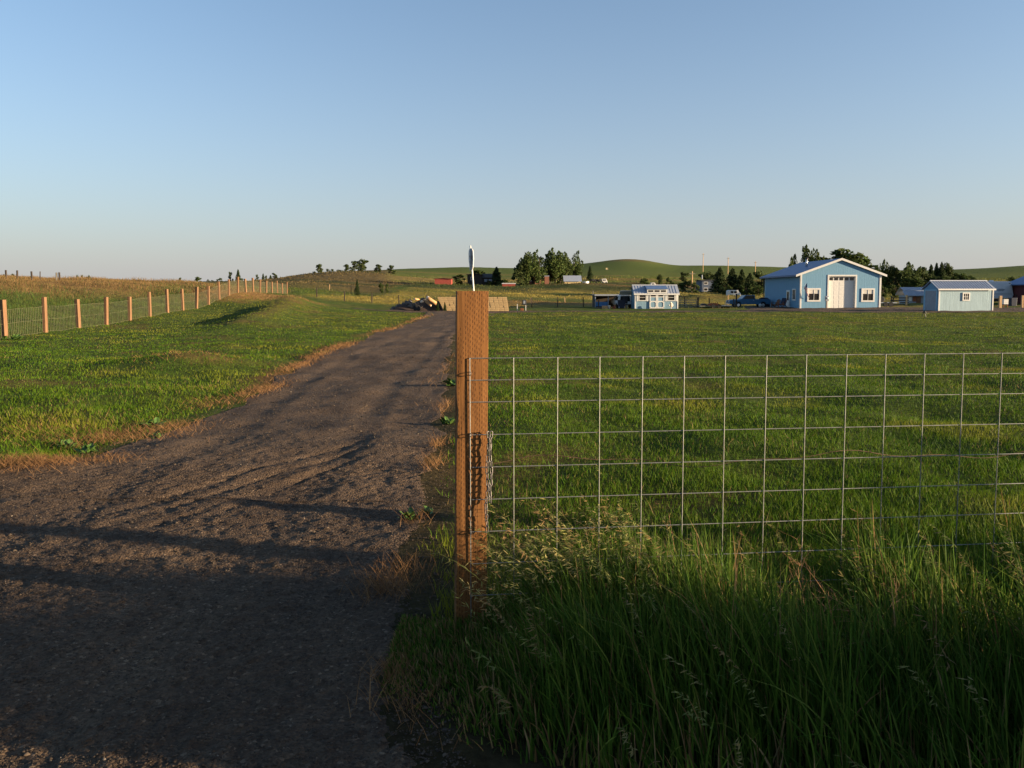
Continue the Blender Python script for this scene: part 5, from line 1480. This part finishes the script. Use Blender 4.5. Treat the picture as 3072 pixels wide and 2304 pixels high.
# service pedestal
pe = thing('service_pedestal', 'dark meter cabinet between white posts right of the block wall', 'cabinet', (xs(1572, 72, 920), 72.0, Hs(xs(1572, 72, 920), 72)))
for x in (-.62, .17): MB().box(x - .03, x + .03, -.03, .03, -.2, .62).build('post', 'white', pe)
MB().box(.13, .19, -.03, .03, .62, 1.0).build('post', 'white', pe)
b_ = MB().box(-.16, .22, -.14, .12, .52, 1.0).build('cabinet', 'dark_metal', pe, bevel=.02)
MB().box(-.06, .12, -.152, -.141, .64, .92).build('cover_plate', 'grey', b_)
MB().box(-.35, -.05, -.12, .12, -.05, .22).build('pump', 'rust', pe, bevel=.03)
# ------------------------------------------------------------------ left fence: orange posts and wire mesh
lf = thing('post_and_mesh_fence', 'long fence of orange wooden posts with wire mesh climbing the knoll on the left', 'fence')
pmesh = None
m = make_post('p', .15, 1.36, 0, False, 9); pmesh = m.mesh('post')
posts = []
i = -3
while True:
    Y = 27.6 + 3.02 * i
    if Y > 90: break
    posts.append((float(fence_x(Y)), Y)); i += 1
# far line turns right along the field edge
fx, fy = posts[-1]
far = [(fx + 3.1 * k, fy + .35 * k + .8) for k in range(1, 34)]
for k, (x, y) in enumerate(posts):
    o = link('post', pmesh, 'cedar', lf); o.location = (x, y, Hs(x, y)); o.rotation_euler = (R(random.uniform(-2.2, 2.2)), R(random.uniform(-2.6, 2.6)), R(-7 + random.uniform(-9, 9)))
    o.scale = (random.uniform(.85, 1.1), 1, random.uniform(.88, 1.08) * (1.0 if k < 14 else .9))
zs_ = np.array([Hs(x, y) for x, y in posts])
wire_v = MB(); 
for k in range(len(posts) - 1):
    (x0, y0), (x1, y1) = posts[k], posts[k + 1]
    m = MB(); n = 23 if k < 12 else 16
    wd = .0058 if k < 12 else .008
    for j in range(1, n):
        t = j / n; x = x0 + (x1 - x0) * t; y = y0 + (y1 - y0) * t; z = Hs(x, y)
        hh = 1.04 + .02 * math.sin(t * 3.1 + k)
        m.tube([(x + random.uniform(-.008, .008), y - .07, z), (x, y - .07, z + hh)], wd, 3, False)
    for q in range(3):
        zq = .03 + 1.0 * q / 2
        ptsq = []
        for t in np.linspace(0, 1, 6):
            x = x0 + (x1 - x0) * t; y = y0 + (y1 - y0) * t
            ptsq.append((x, y - .07, Hs(x, y) + zq))
        m.tube(ptsq, wd * .45, 3, False)
    o = m.build('wire_mesh', 'mesh_green', lf); o['kind'] = 'stuff'
# far fence along the field
ff = thing('field_fence', 'distant line of thin wooden posts along the near edge of the hay field', 'fence')
fpm = MB().box(-.055, .055, -.055, .055, -.3, 1.15).mesh('post')
for k, (x, y) in enumerate(far):
    if 30 < x < 62 or 12 < x < 19: continue
    o = link('post', fpm, 'tan_wood' if k % 3 else 'dark_wood', ff); o.location = (x, y, Hs(x, y)); o.rotation_euler = (R(random.uniform(-2, 2)), R(random.uniform(-2, 2)), 0)
for k in range(len(far) - 1):
    (x0, y0), (x1, y1) = far[k], far[k + 1]
    if 29 < x1 < 63 or 11 < x1 < 20: continue
    m = MB()
    for z in (.35, .7, 1.05): m.tube([(x0, y0, Hs(x0, y0) + z), (x1, y1, Hs(x1, y1) + z)], .004, 3, False)
    o = m.build('wire', 'galv', ff)
# old posts on the crest at far left, and lone posts out in the field
for px, pt_, Y, mt, lab in ((19, 817, 57, 'dark_wood', 'dark fence post on the left crest, leftmost of the row'), (52, 816, 58, 'dark_wood', 'thick dark post on the left crest beside small trees'), (96, 814, 58, 'dark_wood', 'tallest dark fence post on the left crest'),
                        (120, 820, 58, 'dark_wood', 'thin dark stake on the left crest'), (170, 820, 59, 'grey_wood', 'grey post on the left crest, left one of a pair'), (179, 817, 59, 'dark_wood', 'leaning post on the left crest, right one of a pair'),
                        (988, 853, 150, 'tan_wood', 'pale post on the brown slope above the fence'), (1053, 856, 135, 'dark_wood', 'dark post beside the small bush on the slope'), (1594, 893, 100, 'tan_wood', 'thin post in the field right of the meter cabinet'),
                        (1779, 872, 128, 'grey_wood', 'grey post in the field above the open shelter'), (1695, 893, 110, 'tan_wood', 'short tan post alone in the hay field')):
    x = xs(px, Y, 840); z = Hs(x, Y); top = zp(pt_, Y)
    h = max(.7, min(1.9, top - z))
    o = MB().box(-.05, .05, -.05, .05, -.4, h).build('fence_post', mt, bevel=.01); o.location = (x, Y, z); o.rotation_euler = (0, R(random.uniform(-3, 3)), 0)
    if px in (120,): o.scale = (.5, .5, 1)
    tag(o, lab, 'post')
# ------------------------------------------------------------------ far houses, vehicles, poles
def house(name, label, cat, px0, px1, Y, py_top, wallh, depth, wallm, roofm, ridge='x', rz=0, ov=.35):
    x0, x1 = xs(px0, Y, 850), xs(px1, Y, 850)
    z = base_z(x0, Y, x1, Y + depth)
    w = x1 - x0
    h = thing(name, label, cat, (x0, Y, z), rz)
    top = zp(py_top, Y) - z
    MB().box(0, w, 0, depth, -.6, wallh).build('wall', wallm, h)
    if ridge == 'y':
        MB().prism([(0, 0.002, wallh), (w, 0.002, wallh), (w / 2, 0.002, top - .15)], (0, depth - .004, 0)).build('gable', wallm, h)
    else:
        for x in (0, w - .1): MB().prism([(x, 0, wallh), (x, depth, wallh), (x, depth / 2, top - .15)], (.1, 0, 0)).build('gable', wallm, h)
    gable_roof(h, -ov, w + ov, -ov, depth + ov, wallh - .05, top, .12, roofm, ridge)
    return h, w, top
def flat_win(h, x0, x1, z0, z1, y=0, mat='white'):
    f = MB().box(x0, x1, y - .05, y - .002, z0, z1).build('window', mat, h)
    MB().box(x0 + .12, x1 - .12, y - .06, y - .051, z0 + .12, z1 - .12).build('pane', 'glass', f)
h, w, t = house('red_shed', 'distant red shed with low gable left of the dark house', 'shed', 1304, 1354, 232, 834, 2.0, 5, 'red', 'maroon', 'y')
h, w, t = house('dark_farmhouse', 'dark brown gabled farmhouse among trees above the gate post', 'house', 1402, 1446, 244, 820, 3.4, 7, 'dark_wood', 'dark_roof', 'y')
flat_win(h, 1.0, 1.9, 1.6, 2.6)
w2 = MB().box(w, w + 3.9, .6, 6.5, -.6, 2.4).build('wing', 'dark_wood', h)
MB().prism([(w, .2, 2.3), (w, .2, 2.45), (w, 3.5, 3.7), (w, 3.5, 3.55)], (4.2, 0, 0)).prism([(w, 6.9, 2.3), (w, 6.9, 2.45), (w, 3.502, 3.7), (w, 3.502, 3.55)], (4.2, 0, 0)).build('wing_roof', 'dark_roof', w2)
for a in (w + .7, w + 2.1): MB().box(a, a + 1.0, .53, .598, 1.1, 1.9).build('window', 'grey', w2)
MB().box(w + 3.2, w + 3.7, 2.6, 3.1, 2.4, 4.2).build('chimney', 'brick', w2)
h, w, t = house('stock_trailer_shed', 'low red shed left of the tall tree clump', 'shed', 1507, 1546, 226, 849, .95, 2.5, 'red', 'white_metal', 'x', 0, .15)
h, w, t = house('tree_house_home', 'red-brown house with pale teal roof hidden among the tall trees', 'house', 1584, 1622, 242, 826, 2.6, 6, 'brick', 'grey_roof', 'x')
flat_win(h, .6, 1.5, 1.0, 2.0); flat_win(h, 2.4, 3.2, 1.0, 2.0)
h, w, t = house('brick_outbuilding', 'narrow red-brown outbuilding right of the left tree clump', 'outbuilding', 1634, 1647, 238, 826, 2.7, 3, 'brick', 'grey_roof', 'x', 0, .1)
h, w, t = house('yellow_barn', 'cream yellow barn with steep grey metal roof beside the tall trees', 'barn', 1694, 1742, 240, 826, 1.0, 5, 'cream', 'grey_roof', 'x', 0, .35)
h, w, t = house('slate_house', 'two-storey slate blue house half hidden by conifers', 'house', 2106, 2152, 222, 839, 3.5, 7, 'slate_blue', 'dark_roof', 'x')
flat_win(h, .5, 1.7, 2.25, 3.0); flat_win(h, .5, 1.7, .35, 1.3)
MB().tube([(.2, 1, 3.8), (.2, 1, 5.0)], .18, 8).build('flue', 'grey', h)
h, w, t = house('hill_shack', 'tiny box shack alone on the green hillside', 'shack', 1817, 1824, 430, 812, 1.1, 1.5, 'cream', 'dark_roof', 'y', 0, .1)
def small_van(px0, px1, Y, label, h_=1.6, mat='white'):
    x0, x1 = xs(px0, Y, 870), xs(px1, Y, 870); L = x1 - x0
    v = thing('parked_van', label, 'van', (x0, Y, Hs((x0 + x1) / 2, Y)))
    MB().prism([(0, 0, .35), (0, 0, h_ * .9), (.12 * L, 0, h_), (.75 * L, 0, h_), (.9 * L, 0, h_ * .66), (L, 0, h_ * .55), (L, 0, .35)], (0, 1.8, 0)).build('body', mat, v, bevel=.05)
    for a in (.2, .47): MB().box(a * L, (a + .2) * L, -.015, -.002, h_ * .58, h_ * .86).build('side_window', 'glass', v)
    for a in (.2, .8): MB().lathe([(.3, -.05), (.3, .1)], 12, (a * L, 0, .3), 'Y').build('wheel', 'black', v)
small_van(2185, 2223, 172, 'white van parked in the field before the conifers')
small_van(1806, 1822, 262, 'small white vehicle in the paddock below the hill shack', 1.7)
small_van(1953, 1968, 235, 'white vehicle between bushes behind the small shed', 1.5)
tk = MB().lathe([(.9, 0), (1.0, .1), (1.0, .75), (.95, .75), (.9, .3)], 16).build('stock_tank', 'white_metal'); x = xs(1757, 238, 846); tk.location = (x, 238, Hs(x, 238)); tag(tk, 'round white stock tank right of the yellow barn', 'stock tank')
for px, Y, lab in ((1776, 250, 'dark cow grazing right of the stock tank'), (1784, 254, 'dark cow in the middle of the paddock row'), (1796, 252, 'dark cow nearest the white vehicle in the paddock')):
    x = xs(px, Y, 845)
    c = thing('cow', lab, 'cow', (x, Y, Hs(x, Y)), R(random.uniform(-20, 20)), 'cows in the paddock')
    bm_ = MB().tube([(-.75, 0, .95), (-.6, 0, 1.0), (0, 0, .92), (.55, 0, 1.02), (.8, 0, 1.05), (1.05, 0, .85), (1.2, 0, .5), (1.3, 0, .32)], [.12, .32, .36, .34, .22, .16, .14, .08], 8)
    for lx in (-.55, .5):
        for ly in (-.18, .18): bm_.tube([(lx, ly, .85), (lx - .04, ly, .42), (lx, ly, 0)], [.13, .07, .06], 6)
    bm_.build('body', 'black', c, True)
    MB().tube([(-.78, 0, 1.05), (-.9, 0, .8), (-.88, 0, .4)], .03, 5).build('tail', 'black', c)
for px, pt_, Y, lab in ((2109, 760, 430, 'leftmost slender power pole on the green hillside'), (2184, 772, 400, 'middle power pole on the hillside above the conifers'), (2266, 784, 370, 'power pole on the hillside nearest the garage'), (2077, 814, 205, 'short pinkish power pole behind the hedge')):
    x = xs(px, Y, 800); z = Hs(x, Y); top = min(zp(pt_, Y) - z, 13)
    u = thing('power_pole', lab, 'power pole', (x, Y, z))
    MB().tube([(0, 0, -.5), (0, 0, max(top, 4))], [.20, .15], 7).build('pole', 'tan_wood', u)
    MB().box(-.8, .8, -.2, -.1, max(top, 4) - .7, max(top, 4) - .55).build('crossarm', 'grey_wood', u)

# ------------------------------------------------------------------ trees
def cards(P_, size, tint, name, up_bias=0.0, asp=1.0):
    n = len(P_)
    a = rng.normal(0, 1, (n, 3)); a /= np.linalg.norm(a, axis=1)[:, None]
    b = rng.normal(0, 1, (n, 3)); b -= a * (a * b).sum(1)[:, None]; b /= np.linalg.norm(b, axis=1)[:, None]
    s = (size * rng.uniform(.55, 1.4, n))[:, None]
    a = a * s; b = b * s * asp
    V = np.stack([P_ - a, P_ + b * .7 - a * .1, P_ + a, P_ - b * .7 + a * .1], 1).reshape(-1, 3)
    q = (np.arange(n) * 4)[:, None] + np.array([[0, 1, 2, 3]])
    return fast_mesh(name, V, q, None, np.repeat(tint, 4, 0))
def ftint(n, base, var=.35): return np.array([base]) * rng.uniform(1 - var, 1 + var, (n, 1)) * rng.uniform(.9, 1.1, (n, 3))
def crown_mesh(kind, seed):
    """unit crown: height 1 from z=0, half-width about .5 before scaling"""
    r = np.random.default_rng(seed)
    pts = []
    if kind in ('round', 'ragged', 'bush'):
        nb = {'round': 26, 'ragged': 13, 'bush': 16}[kind]
        for k in range(nb):
            th = r.uniform(0, 6.28); u = r.uniform(-1, 1)
            rr = r.uniform(.35, .98) ** .6
            c = np.array([.36 * rr * math.cos(th) * math.sqrt(1 - u * u), .36 * rr * math.sin(th) * math.sqrt(1 - u * u), .52 + .42 * rr * u if kind != 'bush' else .42 + .44 * rr * u])
            if kind == 'ragged': c = np.array([.30 * r.normal() * .7, .30 * r.normal() * .7, (k + r.random()) / nb * .90 + .02]); c[:2] *= (1.2 - c[2] * .8)
            rad = r.uniform(.09, .17) * (1.15 if kind == 'ragged' else 1)
            m = 120 if kind != 'ragged' else 170
            d = r.normal(0, 1, (m, 3)); d /= np.linalg.norm(d, axis=1)[:, None]
            pts.append(c + d * rad * (r.random((m, 1)) ** .4) * np.array([1, 1, .8]))
        size = .038
    elif kind == 'poplar':
        for k in range(9):
            x0, y0 = r.normal(0, .10, 2); z0 = r.uniform(.02, .35); top = r.uniform(.62, 1.0) if k else 1.0
            m = 260; t = r.random(m)
            w = .17 * np.sin(np.pi * np.clip(t * .92 + .08, 0, 1)) ** .7
            an = r.uniform(0, 6.28, m)
            wob = .03 * np.sin(t * 14 + k)
            pts.append(np.stack([x0 * (1 + t) + wob + w * np.cos(an) * r.random(m) ** .5, y0 * (1 + t) + w * np.sin(an) * r.random(m) ** .5, z0 + (top - z0) * t], 1))
        size = .034
    elif kind == 'spruce':
        for k in range(230):
            t = k / 230; z = .04 + .94 * t
            L = .52 * (1 - t) ** .75 * r.uniform(.6, 1.15) + .03
            an = r.uniform(0, 6.28); m = int(6 + 26 * L / .5)
            q = r.random(m) ** .75
            side = r.normal(0, .22, m) * L * q
            x = L * q; zz = z - .10 * L * q + .10 * L * q * q + r.normal(0, .012, m)
            pts.append(np.stack([x * math.cos(an) - side * math.sin(an), x * math.sin(an) + side * math.cos(an), zz], 1))
        size = .036
    P_ = np.concatenate(pts)
    base = {'round': (.050, .072, .020), 'ragged': (.050, .066, .022), 'bush': (.050, .072, .020), 'poplar': (.055, .078, .022), 'spruce': (.034, .050, .018)}[kind]
    return cards(P_, size, ftint(len(P_), base), 'crown', asp=.8)
CR = {k: [crown_mesh(k, s_ + 3) for s_ in range(3)] for k in ('round', 'ragged', 'bush', 'poplar', 'spruce')}
def trunk_mesh(kind):
    m = MB()
    if kind in ('round', 'ragged', 'bush'):
        m.tube([(0, 0, -.06), (.01, 0, .2), (-.01, .01, .45), (.01, 0, .75)], [.035, .028, .02, .006], 7)
        for an, z, L in ((.5, .28, .3), (2.6, .34, .28), (4.2, .25, .3), (5.4, .42, .24), (1.6, .48, .22)):
            m.tube([(0, 0, z), (L * .5 * math.cos(an), L * .5 * math.sin(an), z + L * .45), (L * math.cos(an), L * math.sin(an), z + L * .75)], [.014, .009, .003], 5)
    else:
        m.tube([(0, 0, -.06), (0, 0, .5), (0, 0, .98)], [.03, .018, .002], 7)
        for k in range(10):
            an = k * 2.4; z = .12 + .08 * k; L = (.36 * (1 - z) if kind == 'spruce' else .10)
            m.tube([(0, 0, z), (L * math.cos(an), L * math.sin(an), z + (-.02 if kind == 'spruce' else .14))], [.008, .002], 4)
    return m.mesh('trunk')
TR = {k: trunk_mesh(k) for k in CR}
tcount = 0
def tree(kind, px, ptop, wpx, Y, label, group=None, pbase=None):
    global tcount
    x = xs(px, Y, 850); z = Hs(x, Y)
    if pbase is not None: z = max(z - 1.2, min(z, zp(pbase, Y)))
    h = zp(ptop, Y) - z
    w = wpx * Y / F
    nm = {'spruce': 'spruce_tree', 'poplar': 'poplar_tree', 'round': 'broadleaf_tree', 'ragged': 'broadleaf_tree', 'bush': 'bush'}[kind]
    t = thing(nm, label, 'bush' if kind == 'bush' else 'tree', (x, Y, z), random.uniform(0, 6.28), group)
    wf = {'spruce': .95, 'poplar': .62, 'round': .66, 'ragged': .68, 'bush': .85}[kind]
    sc_ = (w / wf, w / wf, h)
    for nm2, me, mt in (('crown', CR[kind][tcount % 3], 'leaf'), ('trunk', TR[kind], 'bark')):
        o = link(nm2, me, mt, t); o.scale = sc_
    tcount += 1
    return t
# big trees round the farmhouses
for a in (('poplar', 1579, 751, 50, 236, 'tallest pointed tree of the left clump near the low red shed'), ('poplar', 1598, 756, 56, 240, 'broad tree in the middle of the left clump'), ('poplar', 1618, 768, 44, 238, 'shortest pointed tree at the right of the left clump'), ('ragged', 1560, 782, 40, 234, 'dark leafy tree filling the left side of the left clump'),
          ('poplar', 1665, 744, 52, 244, 'tallest tree of the right clump, behind the yellow barn'), ('poplar', 1651, 752, 38, 248, 'slimmer tree at the left of the right clump'), ('poplar', 1681, 752, 50, 246, 'tree with blunt top in the right clump'), ('ragged', 1700, 775, 34, 250, 'low leafy tree at the right foot of the right clump'),
          ('poplar', 1722, 766, 34, 254, 'loose narrow tree standing apart above the yellow barn roof'), ('spruce', 1770, 798, 20, 300, 'faint lone conifer on the hillside right of the yellow barn'),
          ('spruce', 1490, 800, 40, 240, 'conifer beside the dark farmhouse chimney'), ('bush', 1374, 816, 48, 238, 'large dark bush between the red shed and dark farmhouse'), ('round', 1437, 808, 34, 262, 'round tree crown showing above the dark farmhouse roof'), ('bush', 1515, 835, 30, 232, 'low bush above the low red shed'), ('bush', 1465, 838, 26, 238, 'small bush before the dark farmhouse wing'),
          ('spruce', 1071, 838, 18, 135, 'small dark conifer on the slope above the fence'), ('bush', 1145, 842, 18, 150, 'left of two dark bushes on the slope'), ('bush', 1160, 843, 16, 152, 'right of two dark bushes on the slope'),
          ('bush', 1933, 830, 36, 225, 'dark round bush behind the small shed roof'), ('ragged', 1980, 822, 24, 230, 'upright dark bush right of the white vehicle'), ('bush', 2022, 840, 40, 205, 'dark hedge bush right of the small shed'), ('bush', 2052, 838, 40, 208, 'dark hedge bush in the middle of the hedge'), ('bush', 2086, 842, 30, 200, 'bright green bush beside the slate house'), ('ragged', 2052, 816, 34, 262, 'brownish shrub on the rise above the hedge'), ('ragged', 2122, 815, 40, 250, 'leafy tree behind the slate house roof'), ('bush', 2005, 826, 20, 250, 'small scrub bush on the rise left of the pinkish pole'),
          ('spruce', 2159, 803, 44, 205, 'dark pointed conifer beside the slate house'), ('spruce', 2197, 804, 42, 208, 'dark conifer above the white van, second of the row'), ('spruce', 2225, 807, 34, 204, 'narrow dark conifer, third of the row'), ('spruce', 2250, 819, 40, 200, 'shorter dark conifer near the garage, fourth of the row'), ('ragged', 2284, 811, 42, 206, 'lighter leafy tree touching the garage roof on the left'), ('bush', 2178, 850, 30, 196, 'low dark bush at the foot of the conifer row'), ('bush', 2238, 848, 34, 194, 'dark undergrowth behind the pickup'), ('bush', 2275, 850, 36, 196, 'dark undergrowth against the garage wall'),
          ('poplar', 2369, 771, 26, 150, 'short poplar peeping over the left of the garage roof'), ('poplar', 2417, 735, 34, 152, 'tallest poplar behind the garage flue, with forked top'), ('poplar', 2448, 740, 30, 150, 'dense poplar right of the garage flue'), ('round', 2530, 738, 128, 158, 'wide round dark tree behind the garage ridge'), ('ragged', 2585, 772, 40, 165, 'browner tree at the right of the round tree'),
          ('poplar', 2605, 795, 14, 180, 'small poplar tip above the right roof slope'), ('poplar', 2636, 790, 12, 180, 'thin poplar by the right eave of the garage'), ('poplar', 2658, 778, 26, 172, 'tall pointed poplar just right of the garage'), ('ragged', 2684, 794, 30, 170, 'dark tree between the two tall poplars right of the garage'), ('poplar', 2717, 786, 36, 170, 'broad poplar with several tops above the old shed'), ('ragged', 2760, 800, 34, 176, 'round dark tree left of the storage shed roof peak'), ('round', 2735, 832, 40, 165, 'low leafy tree behind the old shed roof'),
          ('spruce', 2792, 793, 26, 182, 'first conifer of the clump above the storage shed'), ('spruce', 2808, 789, 26, 184, 'second conifer of the clump above the storage shed'), ('spruce', 2823, 786, 28, 183, 'third conifer of the clump above the storage shed'), ('ragged', 2844, 787, 30, 184, 'dense dark tree at the right of the conifer clump'), ('round', 2820, 822, 70, 178, 'wide dark tree mass below the conifer clump'), ('round', 2872, 815, 40, 190, 'lighter green tree right of the conifer clump'), ('bush', 2912, 818, 36, 200, 'dark round bush on the hillside above the storage shed'), ('bush', 2950, 845, 30, 160, 'low scrub behind the right end of the storage shed'), ('bush', 3039, 823, 26, 190, 'dark bush above the barn roof'),
          ('bush', 2650, 850, 26, 150, 'dark hedge close by the right wall of the garage'), ('bush', 2690, 845, 40, 152, 'dark hedge behind the black rail fence'), ('bush', 2780, 850, 40, 155, 'dark hedge behind the storage shed roof')):
    tree(a[0], a[1], a[2], a[3] * (1.3 if a[1] > 2100 else 1.0), *a[4:])
# ridge trees on the left skyline
for a in (('ragged', 957, 791, 20, 320, 'tall slim tree, leftmost on the ridge'), ('bush', 990, 804, 22, 325, 'low rounded tree second on the ridge'), ('bush', 1018, 808, 16, 328, 'smallest low tree on the ridge'), ('ragged', 1041, 792, 18, 332, 'tree with a tilted top on the ridge'), ('ragged', 1065, 782, 20, 334, 'slim tree left of the tallest on the ridge'), ('ragged', 1088, 777, 30, 336, 'tallest and broadest brownish tree on the ridge'), ('ragged', 1136, 792, 22, 338, 'tree right of the tallest on the ridge'), ('ragged', 1173, 795, 18, 342, 'rightmost two-lobed tree on the ridge')):
    tree(a[0], a[1], a[2], a[3] * 1.2, *a[4:])
for px, pt_, wd, k in ((594, 827, 24, 'bush'), (660, 831, 20, 'bush'), (691, 815, 13, 'ragged'), (715, 808, 18, 'spruce'), (716, 826, 26, 'bush'), (772, 823, 10, 'ragged'), (790, 820, 11, 'spruce'), (798, 826, 9, 'ragged'), (812, 825, 12, 'spruce'), (824, 818, 16, 'ragged'), (867, 828, 10, 'bush'), (12, 822, 8, 'ragged'), (42, 820, 12, 'ragged'), (52, 815, 10, 'spruce'), (75, 823, 16, 'bush'), (90, 825, 14, 'bush'), (232, 823, 7, 'ragged'), (247, 824, 7, 'ragged'), (266, 821, 13, 'bush'), (540, 832, 10, 'ragged'), (625, 838, 9, 'ragged'), (637, 840, 8, 'ragged')):
    tree(k, px, pt_, wd, 430 + random.uniform(-30, 30), 'small dark tree on the far skyline beyond the left fence', 'small trees on the far left skyline')
# two small conical evergreens by the block wall
for px, pt_, wd, lab in ((1312, 903, 13, 'small conical evergreen in front of the soil heap'), (1334, 906, 11, 'small conical evergreen in front of the tan block wall')):
    tree('spruce', px, pt_, wd, 66.3, lab)

# ------------------------------------------------------------------ weeds: broadleaf plants and dead stalks
def leafy(x, y, s, n, label):
    z = max(Hs(x, y), float(gravel_z(np.array([x]), np.array([y]))[0]) if drv_in(np.array([x]), np.array([y]))[0] > 0 else -9)
    P0 = thing('broadleaf_weed', label, 'weed', (x, y, z))
    m = MB()
    for k in range(n):
        an = random.uniform(0, 6.28); L = s * random.uniform(.5, 1.1); el = random.uniform(.25, 1.1); w = L * random.uniform(.16, .26)
        d = Vector((math.cos(an) * math.cos(el), math.sin(an) * math.cos(el), math.sin(el))); sd = Vector((-math.sin(an), math.cos(an), 0))
        b0 = Vector((random.gauss(0, s * .25), random.gauss(0, s * .25), 0))
        p1, p2, p3 = b0 + d * L * .35, b0 + d * L * .7 + Vector((0, 0, -.02 * L)), b0 + d * L + Vector((0, 0, -.18 * L))
        m.poly([b0, p1 + sd * w, p2 + sd * w * .9, p3]); m.poly([b0, p3, p2 - sd * w * .9, p1 - sd * w])
    o = m.build('leaf_rosette', 'weed_leaf', P0)
M['weed_leaf'] = paint('weed_leaf', (0.055, 0.105, 0.022), 0.5, 0.35, 30)
leafy(-.72, 5.35, .11, 22, 'leafy green weed at the drive edge left of the gate post')
leafy(-.60, 5.5, .08, 14, 'small weed tuft close to the gate post foot')
leafy(-.78, 9.1, .14, 22, 'green weed by the drive edge beside the post middle')
leafy(-.95, 12.6, .20, 26, 'tall green weed by the drive edge beside the post top')
leafy(-4.2, 7.55, .13, 20, 'green weed on the left edge of the drive beside the straw')
leafy(-4.35, 9.2, .16, 22, 'dark green weed on the left verge above the straw patch')
leafy(-3.9, 8.4, .10, 16, 'small weed at the left edge of the gravel')
leafy(-4.6, 7.9, .12, 18, 'weed clump on the left lawn edge')
leafy(float(fence_x(27.6)) + .5, 27.3, .35, 30, 'dark green weed at the foot of the nearest orange post')
def dead_weed(x, y, h, seed, label, spread=.5, n0=4, flat=0):
    r_ = random.Random(seed); m = MB()
    def br(p, d, L, r, dep):
        pts = [p]; q = p; dd = d.copy()
        for _ in range(3):
            dd = (dd + Vector((r_.gauss(0, .22), r_.gauss(0, .22), r_.gauss(0, .12) - flat * .1))).normalized(); q = q + dd * L / 3; pts.append(q)
        m.tube(pts, [r, r * .8, r * .65, r * .45], 4, False)
        if dep > 0:
            for _ in range(r_.randint(3, 5)):
                k = r_.randint(1, 3); nd = (dd + Vector((r_.gauss(0, spread), r_.gauss(0, spread), r_.gauss(.1, .35)))).normalized()
                br(pts[k], nd, L * r_.uniform(.4, .68), r * .55, dep - 1)
    for _ in range(n0): br(Vector((r_.gauss(0, .02), r_.gauss(0, .02), 0)), Vector((r_.gauss(-.12, .25), r_.gauss(0, .25), 1)).normalized(), h * r_.uniform(.45, .62), .0028, 3)
    t = thing('dead_weed', label, 'weed', (x, y, Hs(x, y)))
    m.build('stalks', 'dry_stalk', t)
dead_weed(1.42, 3.12, .62, 3, 'brown dead branching weed standing in the tall grass right of centre', .55, 3)
dead_weed(0.72, 3.55, .72, 8, 'thin reddish dead stalk in the seeding grass', .4, 1)
dead_weed(1.05, 2.52, .26, 11, 'tangle of pale dead twigs at the front of the verge', .9, 4, 1)
